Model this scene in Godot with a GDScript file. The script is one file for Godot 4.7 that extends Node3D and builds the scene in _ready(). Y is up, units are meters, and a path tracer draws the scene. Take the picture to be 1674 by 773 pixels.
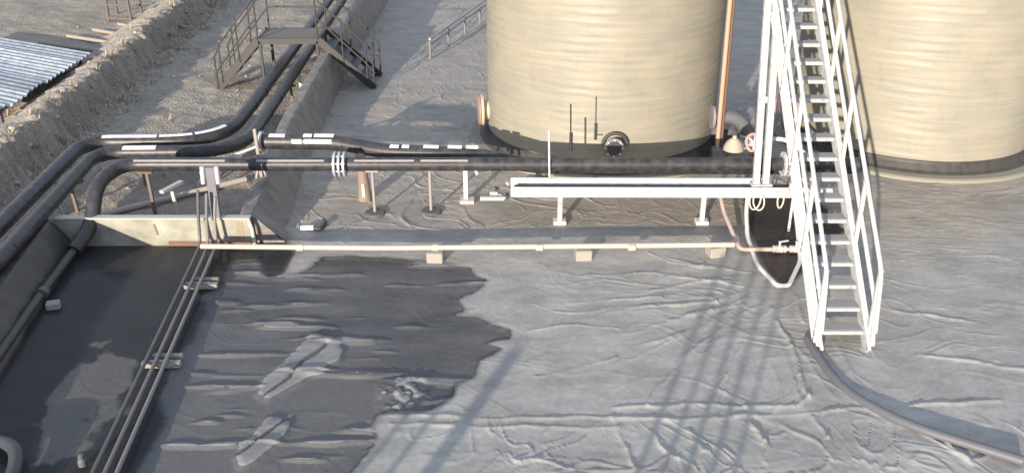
extends Node3D
# A lined containment yard round two cream fibreglass tanks, seen from a mast 6.2 m up.

const SUN_AZ := 21.5      # the light travels this many degrees right of straight ahead
const SUN_EL := 11.5
const CREAM_TANK_Z := -17.5

# ---------------------------------------------------------------- mesh collector
class Geo:
	var v := PackedVector3Array()
	var n := PackedVector3Array()
	var c := PackedColorArray()
	var uv := PackedVector2Array()
	var i := PackedInt32Array()
	func tri(a: int, b: int, d: int) -> void:
		var cr := (v[b] - v[a]).cross(v[d] - v[a])
		if cr.dot(n[a] + n[b] + n[d]) > 0.0:
			i.append_array(PackedInt32Array([a, d, b]))
		else:
			i.append_array(PackedInt32Array([a, b, d]))
	func face(pts: Array) -> void:
		var nn: Vector3 = (pts[1] - pts[0]).cross(pts[2] - pts[0]).normalized()
		var s := v.size()
		for p in pts:
			v.append(p); n.append(nn)
		for k in range(1, pts.size() - 1):
			tri(s, s + k, s + k + 1)
	func box(at: Vector3, size: Vector3, b := Basis(), bev := 0.006) -> void:
		var h := size / 2.0
		bev = min(bev, min(h.x, min(h.y, h.z)) * 0.45)
		for ax in 3:
			var u := (ax + 1) % 3
			var w := (ax + 2) % 3
			for sg in [-1.0, 1.0]:
				var q := []
				for k in [[-1, -1], [1, -1], [1, 1], [-1, 1]]:
					var p := Vector3()
					p[ax] = sg * h[ax]; p[u] = k[0] * (h[u] - bev); p[w] = k[1] * (h[w] - bev)
					q.append(p)
				_out(q, at, b)
			for s1 in [-1.0, 1.0]:
				for s2 in [-1.0, 1.0]:
					var q2 := []
					for k in [[0, -1], [0, 1], [1, 1], [1, -1]]:
						var p := Vector3()
						p[ax] = k[1] * (h[ax] - bev)
						p[u] = s1 * (h[u] - (bev if k[0] == 0 else 0.0))
						p[w] = s2 * (h[w] - (0.0 if k[0] == 0 else bev))
						q2.append(p)
					_out(q2, at, b)
		for sx in [-1.0, 1.0]:
			for sy in [-1.0, 1.0]:
				for sz in [-1.0, 1.0]:
					_out([Vector3(sx * h.x, sy * (h.y - bev), sz * (h.z - bev)), Vector3(sx * (h.x - bev), sy * h.y, sz * (h.z - bev)), Vector3(sx * (h.x - bev), sy * (h.y - bev), sz * h.z)], at, b)
	func _out(q: Array, at: Vector3, b: Basis) -> void:
		var mid := Vector3()
		for p in q: mid += p
		var nn: Vector3 = (q[1] - q[0]).cross(q[2] - q[0])
		if nn.dot(mid) < 0.0: q.reverse()
		var r := []
		for p in q: r.append(at + b * p)
		face(r)
	func bar(a: Vector3, d: Vector3, w: float, h: float, bev := 0.004) -> void:   # a box whose length runs from a to d
		var z := (d - a).normalized()
		var x := (Vector3.UP if absf(z.y) < 0.95 else Vector3.BACK).cross(z).normalized()
		box((a + d) / 2.0, Vector3(w, h, a.distance_to(d)), Basis(x, z.cross(x), z), bev)
	func tube(path: Array, r, sides := 12, a0 := 0.0, a1 := TAU, caps := true) -> void:
		var m := path.size()
		var up := Vector3.UP
		var t0: Vector3 = (path[1] - path[0]).normalized()
		if absf(t0.y) > 0.9: up = Vector3.BACK
		var x := up.cross(t0).normalized()
		var whole := a1 - a0 > TAU - 0.01
		var s0 := v.size()
		var along := 0.0
		for k in m:
			var t: Vector3
			if k == 0: t = t0
			elif k == m - 1: t = (path[k] - path[k - 1]).normalized()
			else: t = ((path[k + 1] - path[k]).normalized() + (path[k] - path[k - 1]).normalized()).normalized()
			x = (x - t * x.dot(t)).normalized()
			var y := t.cross(x)
			var rr: float = r if not r is Array else r[k]
			if k > 0: along += path[k].distance_to(path[k - 1])
			for j in sides + 1:
				var a := a0 + (a1 - a0) * j / sides
				var nn := x * cos(a) + y * sin(a)
				v.append(path[k] + nn * rr); n.append(nn)
			if k > 0:
				for j in sides:
					var q := s0 + k * (sides + 1) + j
					tri(q, q + 1, q - sides - 1)
					tri(q + 1, q - sides, q - sides - 1)
		if caps and whole:
			for e in [0, m - 1]:
				var dir: Vector3 = -t0 if e == 0 else (path[m - 1] - path[m - 2]).normalized()
				var s := v.size()
				v.append(path[e]); n.append(dir)
				for j in sides + 1:
					v.append(v[s0 + e * (sides + 1) + j]); n.append(dir)
				for j in sides: tri(s, s + 1 + j, s + 2 + j)
	func rod(a: Vector3, d: Vector3, r: float, sides := 10) -> void:
		tube([a, d], r, sides)
	func ring(at: Vector3, axis: Vector3, r: float, thick: float, sides := 20) -> void:   # a short closed drum: a flange
		tube([at - axis * thick / 2.0, at + axis * thick / 2.0], r, sides)
	func torus(at: Vector3, b: Basis, r1: float, r2: float, squash := 1.0) -> void:
		var p := []
		for k in 25: p.append(at + b * Vector3(cos(k * TAU / 24) * r1, sin(k * TAU / 24) * r1 * squash, 0))
		tube(p, r2, 7, 0.0, TAU, false)
	func lathe(at: Vector3, prof: Array, sides := 32) -> void:   # prof: Vector2(radius, height)
		for k in prof.size() - 1:
			var p: Vector2 = prof[k]
			var q: Vector2 = prof[k + 1]
			var d := q - p
			var nn2 := Vector2(d.y, -d.x).normalized()
			var s := v.size()
			for j in sides + 1:
				var a := TAU * j / sides
				var dr := Vector3(cos(a), 0, sin(a))
				v.append(at + dr * p.x + Vector3.UP * p.y); v.append(at + dr * q.x + Vector3.UP * q.y)
				var nn := dr * nn2.x + Vector3.UP * nn2.y
				n.append(nn); n.append(nn)
			for j in sides:
				tri(s + j * 2, s + j * 2 + 1, s + j * 2 + 2)
				tri(s + j * 2 + 1, s + j * 2 + 3, s + j * 2 + 2)
	func mesh(mat: Material) -> ArrayMesh:
		var arr := []
		arr.resize(Mesh.ARRAY_MAX)
		arr[Mesh.ARRAY_VERTEX] = v
		arr[Mesh.ARRAY_NORMAL] = n
		if c.size() == v.size(): arr[Mesh.ARRAY_COLOR] = c
		if uv.size() == v.size(): arr[Mesh.ARRAY_TEX_UV] = uv
		arr[Mesh.ARRAY_INDEX] = i
		var m := ArrayMesh.new()
		m.add_surface_from_arrays(Mesh.PRIMITIVE_TRIANGLES, arr)
		m.surface_set_material(0, mat)
		return m

# ---------------------------------------------------------------- naming helpers
var taken := {}
func numbered(called: String, parent: Node) -> String:
	var key := str(parent.get_instance_id()) + called
	var k: int = taken.get(key, 0)
	taken[key] = k + 1
	return called if k == 0 else "%s_%03d" % [called, k]
func obj(called: String, g: Geo, m: Material, parent: Node = self) -> MeshInstance3D:
	var o := MeshInstance3D.new()
	o.mesh = g.mesh(m)
	o.name = numbered(called, parent)
	parent.add_child(o, true)
	return o
func tag(o: Node, label: String, category: String, group := "") -> Node:
	o.set_meta("label", label); o.set_meta("category", category)
	if group != "": o.set_meta("group", group)
	return o
func struct(called: String, g: Geo, m: Material) -> MeshInstance3D:
	var o := obj(called, g, m)
	o.set_meta("kind", "structure")
	return o
func thing(called: String, label: String, category: String, at := Vector3.ZERO, group := "") -> Node3D:
	var o := Node3D.new()
	o.name = numbered(called, self)
	add_child(o, true)
	o.position = at
	tag(o, label, category, group)
	return o
func again(src: Node3D, at: Vector3, label: String) -> Node3D:
	var base := String(src.name)
	var o: Node3D = src.duplicate()
	o.name = numbered(base, self)
	add_child(o, true)
	o.position = at
	o.set_meta("label", label)
	return o

# ---------------------------------------------------------------- shape helpers
func bend(pts: Array, rad, steps := 6) -> Array:   # a polyline with its corners rounded
	var out := [pts[0]]
	for k in range(1, pts.size() - 1):
		var p: Vector3 = pts[k]
		var a: Vector3 = pts[k - 1] - p
		var b: Vector3 = pts[k + 1] - p
		var r: float = rad[k - 1] if rad is Array else rad
		var l: float = min(r, min(a.length(), b.length()) * 0.48)
		var p0 := p + a.normalized() * l
		var p1 := p + b.normalized() * l
		for s in steps + 1:
			var t := float(s) / steps
			out.append(p0.lerp(p, t).lerp(p.lerp(p1, t), t))
	out.append(pts[-1])
	return out
func noise(freq: float, sd: int, oct := 3) -> FastNoiseLite:
	var f := FastNoiseLite.new()
	f.noise_type = FastNoiseLite.TYPE_SIMPLEX_SMOOTH
	f.frequency = freq; f.seed = sd
	f.fractal_octaves = oct
	f.fractal_type = FastNoiseLite.FRACTAL_FBM if oct > 1 else FastNoiseLite.FRACTAL_NONE
	return f
func lin(r: float, g: float, b: float) -> Color:
	return Color(r, g, b).linear_to_srgb()

var grain: NoiseTexture2D
var blotch: NoiseTexture2D
var soft: NoiseTexture2D
var dusty: NoiseTexture2D
var dirty: NoiseTexture2D
var bumps: NoiseTexture2D
func tex(freq: float, sd: int, lo: float, as_normal := false, strength := 4.0) -> NoiseTexture2D:
	var t := NoiseTexture2D.new()
	t.width = 512; t.height = 512; t.seamless = true
	t.noise = noise(freq, sd, 5)
	if as_normal:
		t.as_normal_map = true; t.bump_strength = strength
	else:
		var gr := Gradient.new()
		gr.set_color(0, Color(lo, lo, lo)); gr.set_color(1, Color(1, 1, 1))
		t.color_ramp = gr
	return t
func mat(r: float, g: float, b: float, rough := 0.6, metal := 0.0, t: Texture2D = null, scale := 1.0, bump := 0.0) -> StandardMaterial3D:
	var m := StandardMaterial3D.new()
	m.albedo_color = lin(r, g, b)
	m.roughness = rough; m.metallic = metal
	if t:
		m.albedo_texture = t
		m.uv1_triplanar = true; m.uv1_world_triplanar = true
		m.uv1_scale = Vector3.ONE * scale
		if bump > 0.0:
			m.normal_enabled = true; m.normal_texture = bumps; m.normal_scale = bump
	return m

# ---------------------------------------------------------------- ground data
func poly(a: Array) -> PackedVector2Array:
	var p := PackedVector2Array()
	for k in range(0, a.size(), 2): p.append(Vector2(a[k], a[k + 1]))
	return p
class Mask:
	var x0: float
	var z0: float
	var st: float
	var w: int
	var h: int
	var d := PackedFloat32Array()
	func _init(ax: float, az: float, bx: float, bz: float, step: float) -> void:
		x0 = ax; z0 = az; st = step
		w = int((bx - ax) / step) + 1; h = int((bz - az) / step) + 1
		d.resize(w * h)
	func fill(p: PackedVector2Array, val: float) -> void:
		for y in h:
			for x in w:
				if Geometry2D.is_point_in_polygon(Vector2(x0 + x * st, z0 + y * st), p): d[y * w + x] = val
	func blur(times: int) -> void:
		for t in times:
			var e := d.duplicate()
			for y in range(1, h - 1):
				for x in range(1, w - 1):
					var q := y * w + x
					e[q] = (d[q] * 2.0 + d[q - 1] + d[q + 1] + d[q - w] + d[q + w]) / 6.0
			d = e
	func at(x: float, z: float) -> float:
		var fx := clampf((x - x0) / st, 0.0, w - 1.001)
		var fz := clampf((z - z0) / st, 0.0, h - 1.001)
		var ix := int(fx)
		var iz := int(fz)
		var q := iz * w + ix
		return lerpf(lerpf(d[q], d[q + 1], fx - ix), lerpf(d[q + w], d[q + w + 1], fx - ix), fz - iz)

func smooth(a: float, b: float, x: float) -> float:
	return smoothstep(a, b, x)

func build_liner() -> void:
	var xs := PackedFloat32Array()
	var zs := PackedFloat32Array()
	var x := -7.0
	while x < 5.6:
		xs.append(x); x += 0.021
	while x < 12.6:
		xs.append(x); x += 0.11
	var z := 5.0
	while z > -6.2:
		zs.append(z); z -= 0.16
	while z > -19.0:
		zs.append(z); z -= 0.021
	while z > -36.0:
		zs.append(z); z -= 0.09
	var nx := xs.size()
	var nz := zs.size()
	var hh := PackedFloat32Array()
	hh.resize(nx * nz)
	var col := PackedColorArray()
	col.resize(nx * nz)
	# where the puddle and the wet floor lie
	var pud := Mask.new(-7.0, -13.0, 0.6, -4.0, 0.05)
	pud.fill(poly([-2.79, -12.15, -1.78, -12.05, -1.12, -11.89, -0.57, -11.74, -0.58, -11.51, -0.34, -11.37, -0.52, -11.02, -0.79, -10.82, -0.63, -10.6, -0.76, -10.4, -0.42, -10.37, -0.29, -10.18, -0.04, -10.06, -0.05, -9.84, -0.25, -9.8, -0.36, -9.69, -0.11, -9.6, -0.28, -9.42, -0.41, -9.33, -0.45, -9.03, -0.63, -8.85, -0.71, -8.67, -0.66, -8.58, -1.0, -8.32, -1.52, -8.24, -1.48, -7.74, -1.53, -7.54, -1.69, -7.17, -1.9, -4.0, -3.85, -4.0, -3.75, -7.64, -3.8, -8.16, -4.01, -8.61, -4.09, -9.36, -4.04, -9.77, -4.06, -10.6, -4.28, -10.93, -4.06, -11.19, -4.15, -12.13, -3.72, -12.03, -3.53, -11.46, -3.03, -11.55, -2.87, -11.83]), 1.0)
	pud.blur(2)
	var halo := Mask.new(-7.0, -13.0, 0.6, -4.0, 0.05)
	halo.d = pud.d.duplicate()
	halo.blur(12)
	var isle := Mask.new(-7.0, -13.0, 0.6, -4.0, 0.05)
	isle.fill(poly([-2.92, -8.61, -2.94, -8.91, -2.69, -9.56, -2.55, -9.99, -2.11, -9.7, -2.05, -9.36, -2.24, -9.16, -2.58, -8.73, -2.75, -8.55]), 1.0)
	isle.fill(poly([-2.78, -7.35, -2.9, -7.69, -2.79, -7.89, -2.68, -8.27, -2.41, -8.18, -2.41, -7.94, -2.59, -7.59, -2.72, -7.37]), 1.0)
	isle.blur(1)
	var crum := Mask.new(-7.0, -13.0, 0.6, -4.0, 0.05)
	crum.fill(poly([-1.48, -8.38, -1.52, -8.91, -1.28, -9.03, -0.94, -8.91, -1.01, -8.49, -1.26, -8.27]), 1.0)
	crum.blur(3)
	var wet := Mask.new(-7.0, -13.0, 0.6, -4.0, 0.05)
	wet.fill(poly([-7.0, -13.0, -3.6, -13.0, -3.25, -12.2, -3.3, -11.4, -3.5, -4.0, -7.0, -4.0]), 1.0)
	wet.blur(5)
	var brown := Mask.new(3.0, -15.0, 5.6, -10.8, 0.05)  # dark brown patch of liner below the right end of the tray
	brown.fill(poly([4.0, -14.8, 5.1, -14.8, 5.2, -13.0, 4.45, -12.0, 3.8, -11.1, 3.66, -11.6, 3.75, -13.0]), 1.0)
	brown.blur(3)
	var wa := noise(0.45, 3, 2)
	var wb := noise(0.45, 4, 2)
	var fa := noise(0.62, 11, 2)
	var fb := noise(0.95, 12, 2)
	var fs := noise(0.55, 13, 2)
	var low := noise(0.25, 14, 2)
	var fine := noise(4.0, 15, 3)
	var shore := noise(1.6, 16, 4)
	var spot := noise(0.9, 17, 4)
	var streak := noise(1.0, 18, 3)
	for a in nz:
		var pz := zs[a]
		for b in nx:
			var px := xs[b]
			var q := a * nx + b
			var ux := px + wa.get_noise_2d(px, pz) * 0.9
			var uz := pz + wb.get_noise_2d(px, pz) * 0.9
			var f1 := fa.get_noise_2d(ux, uz) / 0.032
			var f2 := fb.get_noise_2d(ux + 40.0, uz * 0.8) / 0.045
			var f3 := fs.get_noise_2d(ux * 0.3, uz * 1.5) / 0.035
			var back := smooth(-12.3, -13.0, pz) * (1.0 - 0.4 * smooth(-0.5, 1.5, px) * smooth(-15.5, -13.5, pz))
			var front := smooth(-8.25, -7.9, pz)
			var crumple := maxf(back, front * smooth(-2.0, 0.8, px))
			var edge := smooth(1.2, 2.8, px) * (1.0 - back)
			var h := 0.034 + low.get_noise_2d(px, pz) * 0.007
			var wr := (0.016 * exp(-f1 * f1) + 0.011 * exp(-f2 * f2)) * (0.06 + 0.94 * crumple)
			wr += 0.010 * exp(-f3 * f3) * (1.0 - crumple) * (0.3 + 0.5 * edge)
			var f4 := fs.get_noise_2d(ux * 0.9 + 70.0, uz * 3.4) / 0.06
			var f5 := fb.get_noise_2d(ux * 1.9 + 11.0, uz * 1.7 + 5.0) / 0.055
			wr += (0.004 * exp(-f4 * f4) * (0.4 + 0.6 * edge) + 0.004 * exp(-f5 * f5) * (0.3 + crumple))
			h += wr + fine.get_noise_2d(px, pz) * (0.0008 + 0.003 * crumple)
			var m := 0.0
			var wt := 0.0
			var dry := 0.0
			var hal := 0.0
			if px < 0.55 and pz > -12.95:
				m = pud.at(px, pz)
				dry = maxf(isle.at(px, pz), 0.0)
				var cr := crum.at(px, pz)
				wt = wet.at(px, pz)
				hal = halo.at(px, pz)
				var sh := shore.get_noise_2d(px * 0.5, pz * 2.0) + 0.6 * fine.get_noise_2d(px * 0.4, pz * 1.5)
				m = clampf(m + sh * 0.5 * (1.0 - absf(m * 2.0 - 1.0)), 0.0, 1.0)
				h -= 0.042 * maxf(m, wt * 0.95) - wr * 0.25
				h += dry * (0.042 + 0.012 * shore.get_noise_2d(px * 0.9 + pz, pz * 1.2)) + cr * (0.018 + 0.06 * absf(fine.get_noise_2d(px * 0.9, pz * 0.9)))
				h += m * 0.03 * smooth(0.22, 0.5, streak.get_noise_2d(px * 0.4, pz * 3.0))
			hh[q] = h
			# colours: dusty grey plastic sheet, browner towards the tanks, black where it is wet
			var c := Color(0.38, 0.366, 0.34)
			var sp := spot.get_noise_2d(px, pz)
			c = c.lerp(Color(0.355, 0.31, 0.26), clampf(smooth(-11.9, -13.6, pz) * (0.75 + sp * 0.5), 0.0, 1.0))
			c = c * (0.97 + 0.24 * sp + 0.16 * streak.get_noise_2d(px * 0.5 + 9.0, pz * 2.2) + 0.14 * fine.get_noise_2d(px * 0.6, pz * 1.3))
			var damp := clampf(maxf(m * 1.9 - 0.1 + sp * 0.15, wt * 1.3) - dry * 1.25, 0.0, 1.0)
			c = c * (1.0 - 0.42 * smooth(0.08, 0.7, hal + 0.25 * streak.get_noise_2d(px * 0.7, pz * 2.4) * hal))
			var silt := clampf(0.35 + 0.9 * streak.get_noise_2d(px * 0.35, pz * 1.6) + 0.5 * sp, 0.0, 1.0) * m + (1.25 + 0.8 * sp) * m * smooth(-10.4, -8.6, pz) * smooth(-0.9, -2.2, px)
			var wetc := Color(0.045, 0.045, 0.047).lerp(Color(0.165, 0.164, 0.172), clampf(m * 1.3 - 0.15, 0.0, 1.0)).lerp(Color(0.33, 0.322, 0.312), clampf(silt, 0.0, 1.0) * 0.75)
			if wt > 0.5 and px < -4.2:
				var e2 := Vector2((px + 4.86 - (pz + 8.62) * 0.1) / 0.52, (pz + 8.62) / 0.95).length() + shore.get_noise_2d(px * 0.9, pz * 0.9) * 0.9
				wetc = wetc.lerp(Color(0.25, 0.238, 0.222), 1.0 - smooth(0.75, 1.0, e2))
			c = c.lerp(wetc, damp)
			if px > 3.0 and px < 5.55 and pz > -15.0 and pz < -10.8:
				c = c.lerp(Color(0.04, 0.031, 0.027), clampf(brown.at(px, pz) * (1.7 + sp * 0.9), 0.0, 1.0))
			c.a = 1.0
			col[q] = c
	# folds that can be followed one by one: [height, width, x, z, x, z, ...]
	var folds := [
		[0.035, 0.05, 2.28, -12.03, 2.77, -11.74, 3.44, -11.61], [0.03, 0.05, 2.03, -12.17, 2.35, -11.89, 3.01, -11.64],
		[0.04, 0.055, 2.11, -11.46, 2.69, -11.33, 3.22, -11.19], [0.035, 0.05, 2.15, -10.6, 2.75, -10.77, 3.33, -11.1],
		[0.035, 0.05, 2.01, -10.24, 2.61, -10.49, 3.22, -10.85], [0.03, 0.05, 1.88, -11.02, 2.6, -11.28, 3.2, -11.32],
		[0.05, 0.06, 3.43, -10.21, 3.46, -9.63, 3.4, -8.97, 3.38, -8.55], [0.04, 0.06, 2.64, -8.36, 3.11, -8.43, 3.43, -8.58],
		[0.04, 0.06, 1.09, -8.14, 2.43, -8.18, 3.63, -8.32, 5.5, -8.5], [0.034, 0.05, -1.46, -8.23, -0.25, -8.18, 1.09, -8.18],
		[0.03, 0.05, -1.31, -8.05, -0.24, -8.03, 1.08, -8.01], [0.03, 0.05, 1.14, -8.36, 1.9, -8.4, 2.64, -8.36],
		[0.05, 0.05, 1.14, -8.0, 1.23, -7.64, 1.26, -7.32], [0.05, 0.05, 2.61, -8.05, 2.66, -7.74, 2.59, -7.45],
		[0.06, 0.055, 3.28, -8.21, 3.33, -7.84, 3.29, -7.5], [0.05, 0.05, 2.19, -7.66, 2.29, -7.49, 2.27, -7.2],
		[0.045, 0.05, 1.9, -7.98, 2.02, -7.6, 1.95, -7.2], [0.045, 0.05, 1.5, -7.9, 1.62, -7.55, 1.5, -7.2],
		[0.05, 0.05, 3.85, -10.85, 3.77, -10.21], [0.03, 0.05, 1.07, -11.46, 1.77, -11.55, 2.29, -11.51],
		[0.022, 0.05, 0.54, -11.19, 1.23, -11.33], [0.025, 0.05, 0.76, -10.68, 1.43, -10.82, 2.02, -10.85],
		[0.022, 0.05, 0.18, -9.99, 0.89, -10.14, 1.36, -10.06], [0.022, 0.05, 0.31, -8.97, 0.9, -9.23, 1.28, -9.36],
		[0.025, 0.05, 1.54, -9.63, 2.03, -9.84, 2.39, -10.14], [0.03, 0.045, 3.39, -10.7, 2.6, -10.0, 1.9, -9.1, 1.5, -8.4],
		[0.03, 0.045, 3.45, -10.6, 3.0, -9.9, 2.5, -9.0, 2.2, -8.3], [0.03, 0.05, 4.2, -10.6, 4.0, -9.7, 4.05, -8.8],
		[-0.05, 0.05, -2.84, -8.61, -2.31, -9.74], [-0.05, 0.05, -2.83, -7.59, -2.47, -8.21],
		[0.05, 0.05, 4.5, -8.0, 4.7, -7.4], [0.04, 0.06, 5.0, -9.4, 6.6, -9.0, 8.4, -9.3], [0.035, 0.06, 4.8, -10.6, 6.0, -10.2, 7.6, -10.9]]
	# fine creases that the stair foot and the sump have drawn into the sheet
	var rng := RandomNumberGenerator.new()
	rng.seed = 77
	for k in 34:
		var an := deg_to_rad(rng.randf_range(-172.0, -70.0) if k % 3 else rng.randf_range(165.0, 190.0))
		var r0 := rng.randf_range(0.35, 1.9)
		var r1 := r0 + rng.randf_range(0.5, 1.7)
		var bow := rng.randf_range(-0.1, 0.1)
		var hub := Vector2(3.45, -10.85)
		var dirv := Vector2(cos(an), -sin(an))
		var p0 := hub + dirv * r0
		var p2 := hub + dirv * r1
		var p1 := (p0 + p2) / 2.0 + dirv.orthogonal() * bow
		folds.append([rng.randf_range(0.008, 0.02), 0.03, p0.x, p0.y, p1.x, p1.y, p2.x, p2.y])
	var dx := 0.021
	var iz0 := 0
	while zs[iz0] > -6.2: iz0 += 1
	for f in folds:
		for s in range(2, f.size() - 2, 2):
			var p := Vector2(f[s], f[s + 1])
			var e := Vector2(f[s + 2], f[s + 3])
			f[1] = minf(f[1], 0.03)
			var rw: float = f[1] * 2.6
			var last: bool = s + 4 >= f.size()
			var bx0 := clampi(int((minf(p.x, e.x) - rw + 7.0) / dx), 0, nx - 1)
			var bx1 := nx - 1
			for b in range(bx0, nx):
				if xs[b] > maxf(p.x, e.x) + rw:
					bx1 = b
					break
			var bz0 := clampi(iz0 + int((-6.2 - (maxf(p.y, e.y) + rw)) / dx), 0, nz - 1)
			var bz1 := clampi(iz0 + int((-6.2 - (minf(p.y, e.y) - rw)) / dx) + 1, 0, nz - 1)
			for a in range(bz0, bz1):
				for b in range(bx0, bx1):
					var o := Vector2(xs[b], zs[a])
					o.x += wa.get_noise_2d(o.x * 3.0, o.y * 3.0) * 0.06
					o.y += wb.get_noise_2d(o.x * 3.0, o.y * 3.0) * 0.06
					var t := (o - p).dot(e - p) / (e - p).length_squared()
					if (t > 1.0 and not last): continue
					t = clampf(t, 0.0, 1.0)
					var dd := o.distance_to(p.lerp(e, t)) / float(f[1])
					if dd > 2.6: continue
					var q := a * nx + b
					hh[q] += f[0] * (0.62 if f[0] > 0.0 else 1.0) * (0.55 * exp(-dd * dd) + 0.45 * exp(-absf(dd) * 2.6)) * clampf(0.8 + 0.8 * fa.get_noise_2d(o.x * 1.7, o.y * 1.7), 0.3, 1.15)
	var g := Geo.new()
	g.v.resize(nx * nz); g.n.resize(nx * nz)
	for a in nz:
		for b in nx:
			var q := a * nx + b
			g.v[q] = Vector3(xs[b], hh[q], zs[a])
			var b0 := maxi(b - 1, 0)
			var b1 := mini(b + 1, nx - 1)
			var a0 := maxi(a - 1, 0)
			var a1 := mini(a + 1, nz - 1)
			var gx := (hh[a * nx + b1] - hh[a * nx + b0]) / (xs[b1] - xs[b0])
			var gz := (hh[a1 * nx + b] - hh[a0 * nx + b]) / (zs[a1] - zs[a0])
			g.n[q] = Vector3(-gx, 1.0, -gz).normalized()
	g.c = col
	var idx := PackedInt32Array()
	idx.resize((nx - 1) * (nz - 1) * 6)
	var w := 0
	for a in nz - 1:
		for b in nx - 1:
			var q := a * nx + b
			if zs[a] < -12.56 and xs[b] < wall_top(zs[a]).x - 0.1: continue
			if xs[b] < lerpf(-6.93, -5.75, clampf((zs[a] + 12.5) / 7.5, 0.0, 1.2)) - 0.05: continue
			idx[w] = q; idx[w + 1] = q + nx; idx[w + 2] = q + 1
			idx[w + 3] = q + 1; idx[w + 4] = q + nx; idx[w + 5] = q + nx + 1
			w += 6
	idx.resize(w)
	g.i = idx
	var m := mat(1, 1, 1, 0.62, 0.0, soft, 0.6)
	m.vertex_color_use_as_albedo = true
	struct("liner_floor", g, m)
	# standing water: flat sheets that end where the liner rises out of them
	var muddy := mat(0.06, 0.06, 0.066, 0.07, 0.0, blotch, 0.25, 0.02)
	muddy.metallic_specular = 0.25
	muddy.transparency = BaseMaterial3D.TRANSPARENCY_ALPHA
	muddy.albedo_color.a = 0.33
	g = Geo.new()
	g.face([Vector3(-6.9, 0.021, -12.46), Vector3(0.5, 0.021, -12.46), Vector3(0.5, 0.021, -3.5), Vector3(-6.1, 0.021, -3.5)])
	struct("puddle", g, muddy)

func ground_h(x: float, z: float, na: FastNoiseLite, nb: FastNoiseLite, nc: FastNoiseLite) -> float:
	# dirt outside the basin: a ragged berm whose right face is steep
	var crest := -8.92 + (z + 15.0) * 0.075 + na.get_noise_2d(0.0, z) * 0.12 + nc.get_noise_2d(7.0, z * 1.4) * 0.16
	var d := x - crest
	var h := nb.get_noise_2d(x, z) * 0.05
	var hb := 0.68 + na.get_noise_2d(30.0, z) * 0.08 + nc.get_noise_2d(50.0, z) * 0.1
	if d > 0.0:
		h += hb * (1.0 - smooth(0.0, 0.36 + nb.get_noise_2d(z, 5.0) * 0.1, d))
	else:
		h += lerpf(hb, 0.16, smooth(0.0, 1.6, -d))
	var rag := exp(-pow((d - 0.3) / 0.5, 2.0))
	h += nc.get_noise_2d(x, z) * (0.02 + 0.1 * rag)
	return h

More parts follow.
